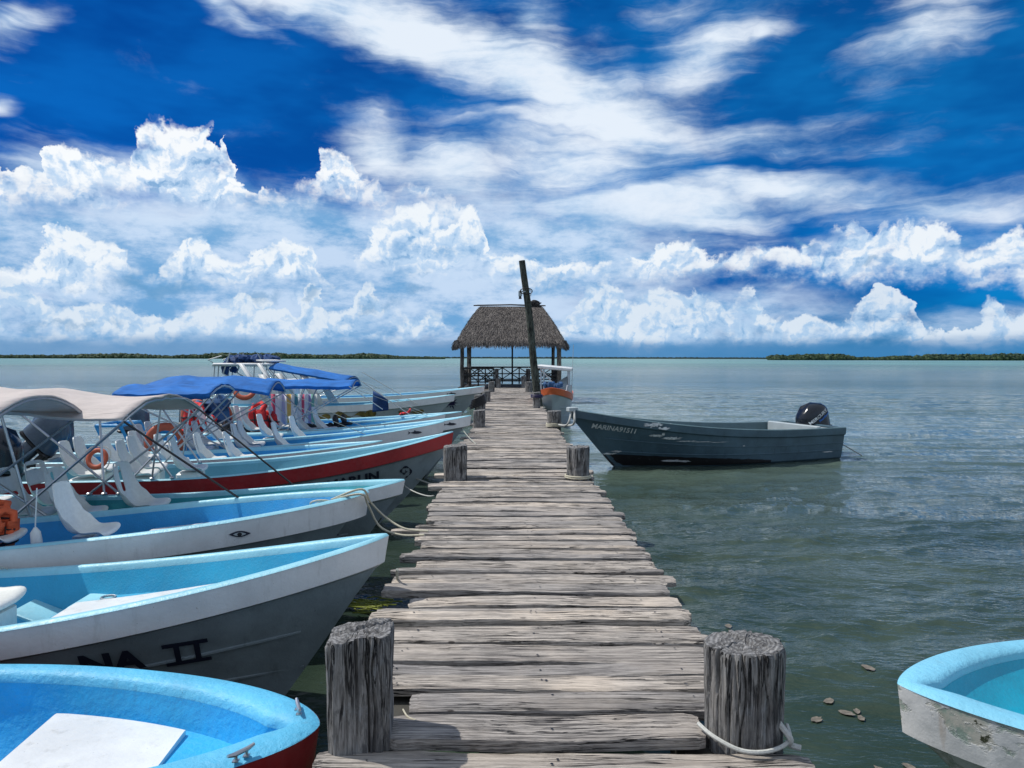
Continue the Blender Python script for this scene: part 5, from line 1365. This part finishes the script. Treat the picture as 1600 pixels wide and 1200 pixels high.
rope('mooring_rope', [(rx_+.11, ry_-.09, DZ+.08), (rx_+.15, ry_-.14, DZ+.03), (rx_+.16, ry_-.12, DZ-.01), (rx_+.20, ry_-.13, DZ-.02)], .013, 'ropewhite', 'knotted tail of the white rope at the near right post')
rope('string', [(-.49, 3.42, DZ+.01), (-.46, 3.36, DZ+.005), (-.42, 3.33, DZ+.004)], .004, 'rope', 'thin loose string end beside the near left post')
p5 = posts[5].location
mb = MB()
for k in range(3): mb.tube([(p5.x+.18*math.cos(t), p5.y+.18*math.sin(t), DZ+.03+.025*k+.01*math.sin(t*3)) for t in [i*PI/10 for i in range(21)]], .014, 6)
tag(mb.build('rope_coil', 'rope'), 'rope turns round the foot of the third right post', 'rope')
mp = Mb.w(.05, 0, 1.26)
rope('mooring_rope', [mp, (mp.x-.10, mp.y-.1, .95), (mp.x-.25, p5.y-.1, .86), (p5.x+.12, p5.y-.14, .83)], .02, 'ropewhite', 'white rope from the slate boat bow to the third right post, front strand')
rope('mooring_rope', [mp+Vector((.05, -.02, .02)), (mp.x+.04, mp.y-.15, .98), (mp.x-.05, p5.y-.1, .84), (p5.x+.2, p5.y-.16, .82)], .024, 'ropewhite', 'white rope from the slate boat bow to the third right post, thick strand')
for k, i in enumerate((6,)):
    q = posts[i].location; mb = MB()
    for j in range(6): mb.tube([(q.x+(.2+.01*j)*math.cos(t)-.06, q.y+(.2)*math.sin(t)-.05, DZ+.36-.05*j+.10*math.cos(t)) for t in [a*PI/10 for a in range(21)]], .022, 6)
    tag(mb.build('rope_coil', 'black'), 'dark coil of rope hung over the short left post', 'rope')
for i in (1, 3, 2):
    pass
q = posts[3].location; mb = MB()
for k in range(2): mb.tube([(q.x+.17*math.cos(t), q.y+.17*math.sin(t), DZ+.02+.022*k) for t in [a*PI/10 for a in range(21)]], .012, 6)
tag(mb.build('rope_coil', 'rope'), 'pale rope round the foot of the second right post', 'rope')
q = posts[7].location; mb = MB()
for k in range(2): mb.tube([(q.x+.17*math.cos(t), q.y+.17*math.sin(t), DZ+.36+.05*k) for t in [a*PI/10 for a in range(21)]], .03, 6)
tag(mb.build('rope_coil', M['ink']), 'purple rope round the post at the foot of the leaning pole', 'rope')
# lines from canopies to the bows
rope('canopy_line', [Cb.w(3.75, .2, .84), B.w(3.0, -.76, B.g(3.0)+.02)], .006, 'grope', 'thin cord from under the near white seat down to the second boat gunwale')
for px0, py0, Y0, px1, py1, Y1, lb in ((566, 597, 17.0, 640, 648, 16.9, 'pale line from the front of the long blue canopy to the bow'), (566, 582, 24.5, 652, 632, 24.2, 'pale line from the far blue canopy to the muraled bow'), (545, 604, 15.9, 598, 640, 16.0, 'thin line from the near corner of the long blue canopy'), (392, 707, 14.0, 419, 721, 13.0, 'white tie between two gunwales under the dark strap'), (445, 690, 15.3, 470, 708, 13.7, 'white tie between the two blue lined boats')):
    rope('canopy_line', [atY(px0, py0, Y0), atY(px1, py1, Y1)], .009, 'ropewhite', lb)
# floating leaves and weed
LV = [(1357, 1036, .05, 'largest dead leaf floating right of the near post'), (1296, 1088, .04, 'narrow dead leaf floating below the largest one'), (1324, 1104, .045, 'dead leaf with a ragged edge nearest the middle of the leaf group'), (1340, 1101, .03, 'small leaf touching the upper right of the ragged one'), (1347, 1111, .03, 'small leaf at the right of the leaf group'), (1277, 1115, .045, 'flat dead leaf nearest the right post'), (1381, 1196, .05, 'dead leaf at the bottom edge of the picture'), (1421, 1188, .035, 'dead leaf in the shadow of the round bowed boat'), (1139, 974, .04, 'dead leaf half hidden behind the top of the right post')]
for i, (px, py, r, lb) in enumerate(LV):
    mb = MB(); n = 16; rng = random.Random(i); rot = rng.random()*6
    ring_ = [Vector((r*math.cos(t)*(1.25+.9*noise.noise(Vector((math.cos(t)*4, math.sin(t)*4, i)))), r*.75*math.sin(t)*(1+.5*noise.noise(Vector((math.cos(t)*3, math.sin(t)*3, i+5)))), .005+.003*abs(math.sin(t+i)))) for t in [2*PI*k/n for k in range(n)]]
    Rm = Matrix.Rotation(rot, 3, 'Z'); mb.add([Rm @ p_ for p_ in ring_]+[Vector((0, 0, .004))], [(k, (k+1) % n, n) for k in range(n)])
    q = at(px, py, .01); q.z = float(wave_height(q.x, q.y))+.004; o = mb.build('floating_leaf', 'leaf', smooth=False, loc=q); tag(o, lb, 'leaf', 'dead leaves floating on the water')
mb = MB(); rng = random.Random(2)
for k in range(50):
    q = at(572+rng.gauss(0, 12), 945+rng.gauss(0, 6), .0); mb.tube([q+Vector((0, 0, .004)), q+Vector((rng.uniform(-.1, .1), rng.uniform(-.03, .03), .012)), q+Vector((rng.uniform(.0, .22), rng.uniform(-.06, .03), .004))], .008, 4)
tag(mb.build('seaweed', 'weed'), 'yellow green weed floating between the second boat and the jetty', 'seaweed', kind='stuff')
